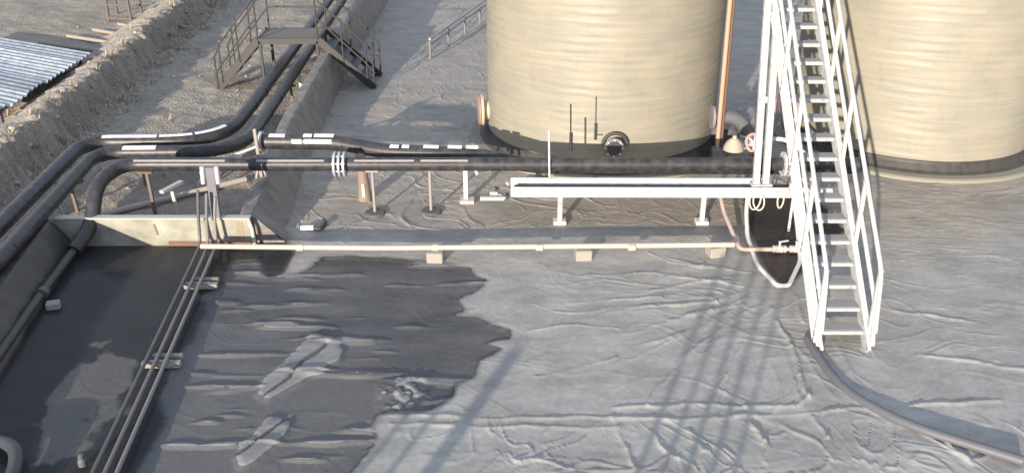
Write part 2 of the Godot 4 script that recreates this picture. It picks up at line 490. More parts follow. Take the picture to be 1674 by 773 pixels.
func build_dirt() -> void:
	var na := noise(0.35, 21, 3)
	var nb := noise(0.7, 22, 3)
	var nc := noise(2.6, 23, 4)
	var ns := noise(0.5, 24, 4)
	var xs := PackedFloat32Array()
	var zs := PackedFloat32Array()
	var x := -24.0
	while x < -11.0:
		xs.append(x); x += 0.16
	while x < -3.6:
		xs.append(x); x += 0.06
	var z := 0.0
	while z > -50.0:
		zs.append(z); z -= (0.065 if z < -11.0 and z > -32.0 else 0.2)
	var nx := xs.size()
	var nz := zs.size()
	var hh := PackedFloat32Array()
	hh.resize(nx * nz)
	var g := Geo.new()
	for a in nz:
		for b in nx:
			var h := ground_h(xs[b], zs[a], na, nb, nc)
			# the basin is cut out of the dirt
			var inside := zs[a] > -12.62 and xs[b] > lerpf(-6.9, -5.7, clampf((zs[a] + 12.5) / 7.5, 0.0, 1.2)) - 0.12
			var wx := wall_top(zs[a]).x - 0.2
			if inside or (zs[a] <= -12.62 and xs[b] > wx): h = -0.09
			hh[a * nx + b] = h
	for a in nz:
		for b in nx:
			var q := a * nx + b
			g.v.append(Vector3(xs[b], hh[q], zs[a]))
			var b0 := maxi(b - 1, 0)
			var b1 := mini(b + 1, nx - 1)
			var a0 := maxi(a - 1, 0)
			var a1 := mini(a + 1, nz - 1)
			g.n.append(Vector3(-(hh[a * nx + b1] - hh[a * nx + b0]) / (xs[b1] - xs[b0]), 1.0, -(hh[a1 * nx + b] - hh[a0 * nx + b]) / (zs[a1] - zs[a0])).normalized())
			var s := ns.get_noise_2d(xs[b], zs[a])
			var s2 := nc.get_noise_2d(xs[b] * 1.7, zs[a] * 1.7)
			var c := Color(0.37, 0.32, 0.265).lerp(Color(0.445, 0.39, 0.325), clampf(0.5 + s, 0, 1)) * (1.0 + 0.28 * s2)
			c.a = 1.0
			g.c.append(c)
	for a in nz - 1:
		for b in nx - 1:
			var q := a * nx + b
			g.i.append_array(PackedInt32Array([q, q + nx, q + 1, q + 1, q + nx, q + nx + 1]))
	var m := mat(1, 1, 1, 0.95, 0.0, grain, 0.5, 0.9)
	m.vertex_color_use_as_albedo = true
	struct("dirt_ground", g, m)
	g = Geo.new()
	g.face([Vector3(-900, -0.12, -1200), Vector3(900, -0.12, -1200), Vector3(900, -0.12, 600), Vector3(-900, -0.12, 600)])
	struct("desert_plain", g, mat(0.42, 0.365, 0.30, 0.95, 0.0, grain, 0.13))
	# dry weeds and clods on the berm's face
	var rng := RandomNumberGenerator.new()
	rng.seed = 5
	var blade := Geo.new()
	for k in 9:
		var a := rng.randf() * TAU
		var lean := Vector3(cos(a), 0, sin(a)) * rng.randf_range(0.04, 0.16)
		var side := Vector3(-sin(a), 0, cos(a)) * 0.007
		var top := lean + Vector3.UP * rng.randf_range(0.07, 0.19)
		var root := Vector3(cos(a), 0, sin(a)) * 0.02
		blade.face([root - side, root + side, top * 0.6 + side, top * 0.6 - side])
		blade.face([top * 0.6 - side, top * 0.6 + side, top])
	var clod := Geo.new()
	var sm := SphereMesh.new()
	sm.radius = 0.06; sm.height = 0.09; sm.radial_segments = 7; sm.rings = 4
	var sv: Array = sm.get_mesh_arrays()
	var cn := noise(9.0, 31, 2)
	for k in sv[Mesh.ARRAY_VERTEX].size():
		var p: Vector3 = sv[Mesh.ARRAY_VERTEX][k]
		clod.v.append(p * (1.0 + 0.9 * cn.get_noise_3d(p.x, p.y, p.z))); clod.n.append(sv[Mesh.ARRAY_NORMAL][k])
	clod.i = sv[Mesh.ARRAY_INDEX]
	var where := []
	for kind in 2:
		where = []
		for k in (900 if kind == 0 else 2200):
			var zz := -rng.randf_range(9.0, 36.0)
			var crest := -8.92 + (zz + 15.0) * 0.075
			var xx := crest + rng.randfn(0.45, 0.3) if rng.randf() < (0.9 if kind == 0 else 0.7) else rng.randf_range(-12.5, -5.2)
			if xx > -7.2 and zz > -13.2: continue
			if xx > wall_top(zz).x - 0.6: continue
			where.append(Transform3D(Basis.from_euler(Vector3(0, rng.randf() * TAU, 0)).scaled(Vector3.ONE * (rng.randf_range(0.35, 1.15) if kind == 0 else 0.2 + 0.9 * pow(rng.randf(), 4.0))), Vector3(xx, ground_h(xx, zz, na, nb, nc) - 0.01, zz)))
		var mm := MultiMesh.new()
		mm.transform_format = MultiMesh.TRANSFORM_3D
		mm.mesh = (blade.mesh(mat(0.42, 0.37, 0.28, 0.8)) if kind == 0 else clod.mesh(mat(0.40, 0.35, 0.29, 0.95)))
		mm.instance_count = where.size()
		for k in where.size(): mm.set_instance_transform(k, where[k])
		var mi := MultiMeshInstance3D.new()
		mi.multimesh = mm
		mi.name = "dry_weeds" if kind == 0 else "dirt_clods"
		add_child(mi, true)
		tag(mi, "dry pale weeds scattered over the shaded face of the dirt berm" if kind == 0 else "small clods of dirt scattered along the berm and the pipes", "weeds" if kind == 0 else "clods")
		mi.set_meta("kind", "stuff")

# ---------------------------------------------------------------- containment walls
func wall_top(z: float) -> Vector3:   # inner top edge of the long liner-covered wall
	var h := clampf(0.45 + (-z - 12.5) * 0.052, 0.45, 1.15)
	var x := lerpf(-3.92, -4.16, clampf((-z - 12.5) / 4.0, 0, 1)) if z > -21.0 else lerpf(-4.16, -4.5, clampf((-z - 21.0) / 14.0, 0, 1))
	return Vector3(x, h, z)
func wall_foot(z: float) -> float:
	return lerpf(-3.42, -3.73, clampf((-z - 12.5) / 2.8, 0, 1)) if z > -15.3 else lerpf(-3.73, -4.05, clampf((-z - 15.3) / 7.0, 0, 1))

func sweep_wall(sections: Array, m: Material, called: String) -> MeshInstance3D:   # sections: arrays of the same number of points
	var g := Geo.new()
	var k := sections.size()
	var w: int = sections[0].size()
	for a in k:
		for b in w:
			g.v.append(sections[a][b])
			var t: Vector3 = sections[mini(a + 1, k - 1)][b] - sections[maxi(a - 1, 0)][b]
			var u: Vector3 = sections[a][mini(b + 1, w - 1)] - sections[a][maxi(b - 1, 0)]
			var nn := t.cross(u).normalized()
			if nn.y < -0.2: nn = -nn
			g.n.append(nn)
	for a in k - 1:
		for b in w - 1:
			var q := a * w + b
			g.tri(q, q + 1, q + w)
			g.tri(q + 1, q + w + 1, q + w)
	g.face(sections[0])
	g.face(sections[k - 1])
	return obj(called, g, m)

func profile(pts: Array, per: int, nf: FastNoiseLite, amp: float) -> Array:
	var out := []
	for k in pts.size() - 1:
		for s in per:
			var p: Vector3 = pts[k].lerp(pts[k + 1], float(s) / per)
			var v := 1.0 - absf(nf.get_noise_3dv(p)) * 2.0
			out.append(p + Vector3(1.0, 0.6, 0.0) * (maxf(v, 0.0) - 0.5) * amp)
	out.append(pts[-1])
	return out

func build_walls() -> void:
	var liner := mat(0.29, 0.262, 0.235, 0.6, 0.0, blotch, 0.4, 0.3)
	var nf := noise(1.1, 41, 3)
	var sec := []
	var z := -12.62
	while z > -36.0:
		var t := wall_top(z)
		sec.append(profile([Vector3(wall_foot(z), -0.03, z), t + Vector3(0.04, -0.06, 0), t + Vector3(-0.02, 0, 0), t + Vector3(-0.2, 0, 0), t + Vector3(-0.23, -0.05, 0), Vector3(t.x - 0.26, -0.1, z)], 4, nf, 0.035))
		z -= 0.1
	tag(sweep_wall(sec, liner, "containment_wall"), "long low liner covered wall running from the cream panel back under the crossover stairs", "wall")
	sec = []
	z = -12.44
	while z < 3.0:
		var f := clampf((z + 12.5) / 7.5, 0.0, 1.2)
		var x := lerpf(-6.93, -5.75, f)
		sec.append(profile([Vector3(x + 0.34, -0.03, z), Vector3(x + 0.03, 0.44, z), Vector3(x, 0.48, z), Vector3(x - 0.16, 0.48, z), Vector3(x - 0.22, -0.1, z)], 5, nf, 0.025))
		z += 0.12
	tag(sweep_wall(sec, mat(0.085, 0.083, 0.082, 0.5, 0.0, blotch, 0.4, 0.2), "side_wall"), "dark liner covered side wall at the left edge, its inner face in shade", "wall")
	# cream steel panel
	var t := thing("cream_wall_panel", "sunlit cream steel wall panel with rust along its foot, behind the dark wet floor", "wall", Vector3(-5.42, 0, -12.55))
	var g := Geo.new()
	g.box(Vector3(-0.02, 0.215, 0), Vector3(2.98, 0.47, 0.08), Basis(), 0.012)
	obj("panel", g, mat(0.46, 0.44, 0.365, 0.5, 0.0, blotch, 0.35, 0.05), t)
	g = Geo.new()
	g.box(Vector3(-0.02, 0.452, 0.0), Vector3(3.0, 0.03, 0.13), Basis(), 0.01)
	obj("top_rail", g, mat(0.45, 0.44, 0.39, 0.5), t)
	g = Geo.new()
	g.bar(Vector3(0.2, 0.045, 0.05), Vector3(1.46, 0.04, 0.05), 0.03, 0.06)
	obj("rusty_foot_strip", g, mat(0.27, 0.15, 0.09, 0.8, 0.0, grain, 2.0), t)
	g = Geo.new()
	g.tube([Vector3(1.46, 0.44, 0.06), Vector3(1.5, 0.3, 0.075), Vector3(1.515, 0.02, 0.09)], 0.03, 8)
	obj("end_bead", g, mat(0.56, 0.52, 0.44, 0.5), t)
	g = Geo.new()
	g.bar(Vector3(1.3, 0.05, 0.042), Vector3(1.31, 0.40, 0.042), 0.11, 0.006)
	obj("rust_streak", g, mat(0.42, 0.33, 0.22, 0.7, 0.0, grain, 2.0), t)
	g = Geo.new()
	g.bar(Vector3(0.05, 0.18, 0.044), Vector3(0.02, 0.36, 0.044), 0.035, 0.012)
	obj("slot", g, mat(0.2, 0.18, 0.15, 0.7), t)
	# walls far right and far back, mostly out of the picture
	sec = []
	z = 3.0
	while z > -36.0:
		sec.append(profile([Vector3(11.6, -0.03, z), Vector3(12.1, 0.75, z), Vector3(12.35, 0.75, z), Vector3(12.5, -0.1, z)], 4, nf, 0.04))
		z -= 0.25
	tag(sweep_wall(sec, liner, "containment_wall"), "liner covered wall on the far right, beyond the second tank", "wall")
	sec = []
	var x := -4.6
	while x < 12.6:
		sec.append([Vector3(x, -0.03, -35.0), Vector3(x, 0.9, -35.4), Vector3(x, 0.9, -35.7), Vector3(x, -0.1, -35.9)])
		x += 0.25
	tag(sweep_wall(sec, liner, "containment_wall"), "liner covered wall closing the basin far behind the tanks", "wall")

# ---------------------------------------------------------------- tanks
func build_tanks() -> void:
	var img := Image.create(1024, 1024, false, Image.FORMAT_RGB8)
	var n1 := noise(1.0, 51, 3)
	var n2 := noise(1.0, 52, 4)
	for y in 1024:
		for x in 1024:
			var a := TAU * x / 1024.0
			var p := Vector3(cos(a), 0.0, sin(a))
			var band := n1.get_noise_3d(p.x * 1.3, y * 0.13, p.z * 1.3)
			var cloud := n2.get_noise_3d(p.x * 2.4, y * 0.006, p.z * 2.4)
			var k := 0.93 + 0.045 * band + 0.07 * cloud - 0.05 * maxf(0.0, n1.get_noise_3d(p.x * 14.0, y * 0.008, p.z * 14.0) - 0.15)
			img.set_pixel(x, y, Color(k, k * (1.0 - 0.02 * cloud), k * (0.985 - 0.03 * band - 0.04 * cloud)))
	var it := ImageTexture.create_from_image(img)
	var m := mat(0.34, 0.314, 0.262, 0.5)
	m.albedo_texture = it
	var r := 2.24
	var t := thing("storage_tank", "large cream fibreglass tank with ribbed winding bands, centre of the yard", "tank", Vector3(1.76, 0, CREAM_TANK_Z))
	var g := Geo.new()
	var rb := noise(1.0, 53, 2)
	var rows := 420
	var cols := 220
	var top := 6.4
	var rad := func(a: float, y: float) -> float:
		var p := Vector3(cos(a) * 1.1, y * 6.5, sin(a) * 1.1)
		return r + 0.0055 * rb.get_noise_3dv(p) + 0.003 * sin(y * 42.0 + 3.0 * rb.get_noise_3d(p.x, y, p.z)) * (0.5 + rb.get_noise_3d(p.x * 2.0, y * 3.0, p.z * 2.0))
	for a in rows + 1:
		var y := top * a / rows
		for b in cols + 1:
			var an := TAU * b / cols
			var rr: float = rad.call(an, y)
			var dy: float = (rad.call(an, y + 0.012) - rad.call(an, y - 0.012)) / 0.024
			g.v.append(Vector3(cos(an) * rr, y, sin(an) * rr))
			g.n.append(Vector3(cos(an), -dy, sin(an)).normalized())
			g.uv.append(Vector2(float(b) / cols, y / 3.2))
	for a in rows:
		for b in cols:
			var q := a * (cols + 1) + b
			g.tri(q, q + 1, q + cols + 1)
			g.tri(q + 1, q + cols + 2, q + cols + 1)
	obj("shell", g, m, t)
	g = Geo.new()
	g.lathe(Vector3.ZERO, [Vector2(2.24, 6.4), Vector2(2.3, 6.42), Vector2(2.3, 6.5), Vector2(1.2, 6.85), Vector2(0.02, 6.95)], 64)
	obj("roof", g, mat(0.5, 0.45, 0.34, 0.5), t)
	g = Geo.new()
	g.lathe(Vector3.ZERO, [Vector2(2.62, 0.0), Vector2(2.62, 0.08), Vector2(2.58, 0.1), Vector2(2.2, 0.1)], 96)
	obj("base_pad", g, mat(0.36, 0.34, 0.27, 0.8, 0.0, grain, 1.5), t)
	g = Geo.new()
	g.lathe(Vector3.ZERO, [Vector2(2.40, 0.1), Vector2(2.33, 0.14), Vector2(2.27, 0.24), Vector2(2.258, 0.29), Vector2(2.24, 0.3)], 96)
	obj("shaded_base_band", g, mat(0.075, 0.068, 0.062, 0.6, 0.0, blotch, 0.8), t)  # flared base ring, shade at the tank foot painted in as dark colour
	# blind flange on the left side
	var cr := mat(0.5, 0.43, 0.31, 0.5)
	g = Geo.new()
	var ax := Vector3(-1, 0, 0.12).normalized()
	g.tube([ax * 2.2 + Vector3.UP * 0.62, ax * 2.36 + Vector3.UP * 0.62], 0.19, 24)
	var ny := obj("side_nozzle", g, cr, t)
	g = Geo.new()
	g.ring(ax * 2.37 + Vector3.UP * 0.62, ax, 0.31, 0.05, 28)
	obj("flange", g, cr, ny)
	g = Geo.new()
	g.ring(ax * 2.42 + Vector3.UP * 0.62, ax, 0.3, 0.03, 28)
	obj("blind_plate", g, mat(0.36, 0.22, 0.17, 0.6), ny)
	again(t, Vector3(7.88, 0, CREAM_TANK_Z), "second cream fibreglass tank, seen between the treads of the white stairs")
	# front nozzle with its flange: only on the tank in the middle
	var nz := Vector3(0.02, 0.64, 2.2)
	g = Geo.new()
	g.tube([nz, nz + Vector3(0, 0, 0.22)], 0.12, 20)
	var nn := obj("front_nozzle", g, cr, t)
	g = Geo.new()
	g.ring(nz + Vector3(0, 0, 0.24), Vector3.BACK, 0.17, 0.05, 24)
	obj("flange", g, mat(0.2, 0.19, 0.2, 0.5), nn)
	g = Geo.new()
	g.tube([nz + Vector3(0, 0, 0.27), nz + Vector3(0, 0, 0.29)], 0.125, 20)
	obj("gasket", g, mat(0.05, 0.05, 0.055, 0.5), nn)
	for k in 8:
		g = Geo.new()
		var a := TAU * k / 8.0
		g.rod(nz + Vector3(cos(a) * 0.148, sin(a) * 0.148, 0.2), nz + Vector3(cos(a) * 0.148, sin(a) * 0.148, 0.3), 0.018, 6)
		obj("bolt", g, mat(0.7, 0.68, 0.7, 0.4, 0.3), nn)
	g = Geo.new()
	var arch := []
	for k in 13:
		var a := PI * k / 12.0
		arch.append(nz + Vector3(0.03 + cos(a) * 0.21, sin(a) * 0.21, 0.09))
	g.tube(arch, 0.035, 8)
	obj("rubber_hood", g, mat(0.05, 0.048, 0.05, 0.6), nn)

# ---------------------------------------------------------------- pipes
func rack_pipe(called: String, label: String, pts: Array, r: float, highlights: Array, group := "") -> Node3D:
	var t := thing(called, label, "pipe", Vector3.ZERO, group)
	var g := Geo.new()
	g.tube(pts, r, 20)
	obj("pipe_body", g, black_pipe, t)
	for k in range(8, pts.size() - 1, 9):   # welded joints
		var d: Vector3 = (pts[k + 1] - pts[k]).normalized()
		g = Geo.new()
		g.tube([pts[k] - d * 0.02, pts[k] + d * 0.02], r + 0.008, 20)
		obj("weld_bead", g, black_pipe, t)
	for s in highlights:  # sun highlights painted on the pipe as thin white strips
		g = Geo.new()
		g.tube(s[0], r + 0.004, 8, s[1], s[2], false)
		obj("white_highlight", g, white_mark, t)
	return t
var black_pipe: StandardMaterial3D
var white_mark: StandardMaterial3D
var white_paint: StandardMaterial3D
var dark_steel: StandardMaterial3D

func flange_set(at: Vector3, r: float, parent: Node, m: Material, count := 3) -> void:
	for k in count:
		var g := Geo.new()
		g.ring(at + Vector3((k - (count - 1) / 2.0) * 0.075, 0, 0), Vector3.RIGHT, r, 0.035, 24)
		var f := obj("flange", g, m, parent)
		if k < count - 1:
			for b in 8:
				g = Geo.new()
				var a := TAU * (b + 0.5) / 8.0
				var o := Vector3((k - (count - 1) / 2.0) * 0.075, cos(a) * r * 0.82, sin(a) * r * 0.82)
				g.rod(at + o - Vector3(0.03, 0, 0), at + o + Vector3(0.105, 0, 0), 0.014, 6)
				obj("bolt", g, mat(0.6, 0.6, 0.62, 0.4, 0.4), f)

func build_pipes() -> void:
	var y := 0.6
	var a := bend([Vector3(-6.9, y, 2), Vector3(-7.3, y, -11.0), Vector3(-7.64, y, -15.45), Vector3(-5.18, y, -15.5), Vector3(-5.2, y, -18.0), Vector3(-5.75, y, -36.0)], [0.5, 0.55, 1.1, 0.5], 10)
	rack_pipe("black_pipe", "outer black pipe bending round the berm corner, white sun highlight painted along its straight top", a, 0.125,
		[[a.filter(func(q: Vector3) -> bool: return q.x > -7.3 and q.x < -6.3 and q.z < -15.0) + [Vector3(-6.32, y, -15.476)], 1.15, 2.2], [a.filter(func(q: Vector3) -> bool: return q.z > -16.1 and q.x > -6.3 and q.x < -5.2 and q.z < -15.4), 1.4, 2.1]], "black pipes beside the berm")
	var b := bend([Vector3(-6.4, y, 2), Vector3(-6.85, y, -11.0), Vector3(-7.2, y, -14.92), Vector3(-4.72, y, -14.98), Vector3(-4.78, y, -17.5), Vector3(-5.35, y, -36.0)], [0.5, 0.5, 1.0, 0.5], 10)
	rack_pipe("black_pipe", "inner black pipe nested inside the outer bend, short painted white highlight near its first corner", b, 0.115,
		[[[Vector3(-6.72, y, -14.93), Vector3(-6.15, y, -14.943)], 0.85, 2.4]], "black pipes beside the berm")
	# front pipe of the rack, with the elbow that drops to the floor
	y = 0.88
	var cz := -13.65
	var t := thing("rack_pipe", "front black rack pipe crossing the yard, ending left in a dropping elbow", "pipe")
	var g := Geo.new()
	g.tube(bend([Vector3(5.6, y, cz), Vector3(-6.2, y, cz), Vector3(-6.36, y - 0.04, -12.98), Vector3(-6.36, 0.30, -12.52), Vector3(-6.46, 0.14, -12.05)], 0.28, 7), 0.108, 20)
	obj("pipe_body", g, black_pipe, t)
	flange_set(Vector3(-2.74, y, cz), 0.205, t, mat(0.42, 0.44, 0.47, 0.45, 0.2))
	flange_set(Vector3(4.4, y, cz), 0.2, t, white_paint)
	g = Geo.new()
	g.tube(bend([Vector3(-6.46, 0.14, -12.05), Vector3(-6.33, 0.13, -10.6), Vector3(-6.15, 0.13, -9.2), Vector3(-5.6, 0.13, -4.0)], 0.4), 0.06, 14)
	obj("floor_run", g, mat(0.05, 0.047, 0.045, 0.45), t)
	g = Geo.new()
	g.tube([Vector3(-6.345, 0.13, -10.85), Vector3(-6.335, 0.13, -10.75)], 0.085, 14)
	obj("coupling", g, mat(0.09, 0.085, 0.08, 0.5), t)
	for s in [[-6.0, -4.55], [-4.05, -2.98], [-2.5, -1.55], [-1.45, -0.7]]:  # pale strips paint a highlight along the front of the pipe
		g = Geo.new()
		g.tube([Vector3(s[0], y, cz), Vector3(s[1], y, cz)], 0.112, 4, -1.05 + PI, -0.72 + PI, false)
		obj("pale_highlight", g, mat(0.34, 0.31, 0.31, 0.5), t)
	# back pipe of the rack: starts high behind the pale post and dips towards the tank
	var d := bend([Vector3(-4.1, 1.05, -14.25), Vector3(-2.85, 1.03, -14.25), Vector3(-2.2, 0.88, -14.25), Vector3(-0.5, 0.82, -14.2), Vector3(0.3, 0.72, -13.97), Vector3(5.6, 0.72, -13.95)], 0.4)
	var st := []  # white glints painted on the top and front of this pipe
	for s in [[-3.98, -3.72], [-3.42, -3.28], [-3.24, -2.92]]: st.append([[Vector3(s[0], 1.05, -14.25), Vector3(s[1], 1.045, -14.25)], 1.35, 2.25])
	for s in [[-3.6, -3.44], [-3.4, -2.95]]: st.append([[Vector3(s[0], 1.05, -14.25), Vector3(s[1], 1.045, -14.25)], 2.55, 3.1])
	rack_pipe("rack_pipe", "back black rack pipe with painted white glints, dipping towards the cream tank", d, 0.125, st)
	t = get_node("rack_pipe_001")
	for s in [[-2.0, -1.85], [-1.8, -1.68], [-1.45, -1.2], [-1.05, -0.82], [-0.75, -0.55]]:  # more painted glints along the dipping length
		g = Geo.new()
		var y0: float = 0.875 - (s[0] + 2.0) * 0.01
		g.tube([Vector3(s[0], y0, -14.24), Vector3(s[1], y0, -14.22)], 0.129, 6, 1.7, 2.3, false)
		obj("white_highlight", g, white_mark, t)
	g = Geo.new()
	g.ring(Vector3(-4.12, 1.05, -14.25), Vector3.RIGHT, 0.165, 0.05, 20)
	obj("end_flange", g, mat(0.4, 0.4, 0.42, 0.5), t)
	# wide grey hose or drain lying by the stair foot
	g = Geo.new()
	g.tube(bend([Vector3(3.7, 0.05, -9.75), Vector3(3.74, 0.045, -9.05), Vector3(3.85, 0.045, -8.6), Vector3(4.25, 0.08, -8.0), Vector3(5.2, 0.09, -7.4)], 0.4), 0.055, 12)
	tag(obj("grey_hose", g, mat(0.12, 0.12, 0.135, 0.55)), "dark grey hose curling over the liner from the foot of the white stairs", "hose")
	# three small pipes on the wet floor
	var p := [[-4.68, "left"], [-4.56, "middle"], [-4.44, "right"]]
	for k in 3:
		var x: float = p[k][0]
		g = Geo.new()
		g.tube(bend([Vector3(x + 0.06, 0.95 - k * 0.05, -12.42), Vector3(x + 0.02, 0.5, -12.36), Vector3(x + 0.02, 0.12, -12.28), Vector3(x + 0.08, 0.11, -11.6), Vector3(x + 0.5, 0.11, -7.2), Vector3(x + 0.85, 0.11, -3.5)], 0.14), 0.024, 10)
		tag(obj("floor_conduit", g, mat([0.10, 0.16, 0.2][k], [0.10, 0.15, 0.19][k], [0.105, 0.15, 0.185][k], 0.45)), "%s of the three thin conduits crossing the wet floor from the cream panel" % p[k][1], "conduit", "three conduits on the wet floor")
	var blk := mat(0.40, 0.38, 0.34, 0.85, 0.0, grain, 3.0)
	var bl := [[Vector3(-4.40, 0.045, -11.22), "pale wooden block under the three conduits, nearest the cream panel"], [Vector3(-4.28, 0.045, -9.28), "pale block beneath the three conduits, halfway across the wet floor"]]
	for e in bl:
		var o := thing("conduit_support", e[1], "support block", e[0], "supports under the three conduits")
		g = Geo.new()
		g.box(Vector3(0.08, 0.0, 0.06), Vector3(0.46, 0.075, 0.085))
		obj("sleeper", g, blk, o)
		g = Geo.new()
		g.box(Vector3(0.1, 0.0, -0.1), Vector3(0.36, 0.07, 0.075))
		obj("sleeper", g, blk, o)
		g = Geo.new()
		g.bar(Vector3(-0.14, 0.045, 0.06), Vector3(0.22, 0.045, 0.06), 0.05, 0.012)
		obj("clamp_strap", g, mat(0.25, 0.25, 0.26, 0.4, 0.5), o)
	g = Geo.new()
	g.box(Vector3(-6.12, 0.06, -10.6), Vector3(0.17, 0.1, 0.13), Basis.from_euler(Vector3(0, 0.3, 0)), 0.012)
	tag(obj("loose_block", g, blk), "small pale block lying alone on the dark wet floor near the side wall", "block")
	# thing at the bottom left corner: grey elbow
	g = Geo.new()
	g.tube(bend([Vector3(-5.55, 0.1, -7.75), Vector3(-5.1, 0.16, -7.55), Vector3(-4.95, 0.12, -7.2), Vector3(-4.9, 0.1, -6.4)], 0.2), 0.07, 14)
	tag(obj("grey_elbow", g, mat(0.06, 0.065, 0.07, 0.5)), "grey pipe elbow lying in the bottom left corner of the wet floor", "pipe elbow")
	g = Geo.new()
	g.lathe(Vector3(-4.39, 0.02, -7.42), [Vector2(0.045, 0), Vector2(0.045, 0.06), Vector2(0.03, 0.08), Vector2(0.03, 0.13), Vector2(0.0, 0.14)], 12)
	tag(obj("capped_stub", g, mat(0.12, 0.12, 0.125, 0.5)), "small grey capped stub beside the conduits at the bottom edge", "stub")
	# long thin line on blocks, with a rusty one behind it
	var ln := mat(0.56, 0.45, 0.37, 0.5)
	g = Geo.new()
	g.tube(bend([Vector3(-4.56, 0.23, -12.02), Vector3(-1.9, 0.225, -11.97), Vector3(3.26, 0.24, -12.05)], 0.3), 0.038, 12)
	t = thing("thin_pipe", "long thin pinkish pipe on blocks, crossing the yard at the puddle's edge", "pipe")
	obj("pipe_body", g, ln, t)
	for x in [-3.1, -1.12, 0.4, 1.75]:
		g = Geo.new()
		g.tube([Vector3(x - 0.05, 0.226, -11.985), Vector3(x + 0.05, 0.226, -11.985)], 0.049, 12)
		obj("coupling", g, ln, t)
	g = Geo.new()
	g.tube([Vector3(-4.56, 0.17, -12.13), Vector3(-0.8, 0.16, -12.08)], 0.024, 10)
	tag(obj("rusty_pipe", g, mat(0.25, 0.12, 0.075, 0.75, 0.0, grain, 3.0)), "short rust brown pipe running just behind the thin pinkish pipe", "pipe")
	t = thing("white_fitting", "small white fitting lying on the liner beside the wall corner", "fitting", Vector3(-3.2, 0.08, -12.95))
	g = Geo.new()
	g.tube([Vector3(-0.1, 0, 0), Vector3(0.1, 0.01, 0)], 0.045, 14)
	obj("sleeve", g, white_mark, t)
	g = Geo.new()
	g.tube(bend([Vector3(0.1, 0.01, 0), Vector3(0.2, 0.0, 0.02), Vector3(0.25, 0.0, -0.2), Vector3(0.2, 0.0, -0.32)], 0.15), 0.03, 10)
	obj("black_tail", g, mat(0.05, 0.05, 0.052, 0.6), t)
	for e in [[-1.12, -11.97, "pale concrete block under the thin pipe at the puddle's upper edge"], [1.05, -12.04, "pale concrete block under the thin pipe below the white tray's middle leg"], [3.02, -12.14, "tan wooden block under the right end of the thin pipe"]]:
		g = Geo.new()
		g.box(Vector3(e[0], 0.1, e[1]), Vector3(0.24, 0.17, 0.22), Basis.from_euler(Vector3(0, 0.08 * e[0], 0)), 0.014)
		tag(obj("support_block", g, mat(0.46, 0.42, 0.36, 0.9, 0.0, grain, 2.0)), e[2], "block", "blocks under the thin pipe")
	g = Geo.new()
	g.tube(bend([Vector3(3.30, 0.5, -13.42), Vector3(3.32, 0.3, -13.1), Vector3(3.38, 0.11, -12.15), Vector3(4.4, 0.11, -12.17)], 0.1), 0.032, 12)
	t = thing("red_line", "thin reddish line dropping from the tray and turning right towards two valves", "pipe")
	obj("pipe_body", g, mat(0.47, 0.36, 0.31, 0.5), t)
	for x in [3.97, 4.22]:
		g = Geo.new()
		g.box(Vector3(x, 0.11, -12.17), Vector3(0.12, 0.09, 0.09), Basis(), 0.015)
		g.ring(Vector3(x - 0.08, 0.11, -12.17), Vector3.RIGHT, 0.055, 0.03, 12)
		g.ring(Vector3(x + 0.08, 0.11, -12.17), Vector3.RIGHT, 0.055, 0.03, 12)
		g.rod(Vector3(x, 0.14, -12.17), Vector3(x, 0.22, -12.17), 0.016, 8)
		var va := obj("valve", g, mat(0.55, 0.5, 0.46, 0.45), t)
		g = Geo.new()
		g.bar(Vector3(x - 0.02, 0.225, -12.17), Vector3(x + 0.13, 0.235, -12.2), 0.03, 0.014)
		obj("valve_handle", g, mat(0.6, 0.58, 0.55, 0.4), va)
	g = Geo.new()
	g.tube(bend([Vector3(3.72, 0.52, -13.3), Vector3(3.66, 0.3, -13.05), Vector3(3.6, 0.1, -12.6), Vector3(3.55, 0.06, -11.75), Vector3(3.68, 0.05, -11.15), Vector3(3.84, 0.05, -11.15), Vector3(4.2, 0.08, -11.85), Vector3(4.33, 0.3, -12.6), Vector3(4.36, 0.66, -13.1)], 0.14), 0.032, 12)
	tag(obj("white_hose", g, mat(0.6, 0.58, 0.55, 0.5)), "white hose hanging from the tray and looping over the dark brown patch of liner", "hose")
	# cable coils under the tray
	for e in [[Vector3(3.82, 0.47, -13.2), 0.1, 1.8, "two looped white cable coils tied together under the tray beside the hose"], [Vector3(4.22, 0.46, -13.2), 0.055, 2.6, "single narrow cable loop hanging under the tray near the stairs"]]:
		g = Geo.new()
		g.torus(e[0], Basis.from_euler(Vector3(0, 0.3, 0)), e[1], 0.014, e[2])
		if e[1] > 0.08: g.torus(e[0] + Vector3(0.05, -0.03, 0.03), Basis.from_euler(Vector3(0.1, -0.4, 0.1)), e[1] * 0.85, 0.013, e[2])
		tag(obj("cable_coil", g, mat(0.6, 0.57, 0.5, 0.5)), e[3], "cable")

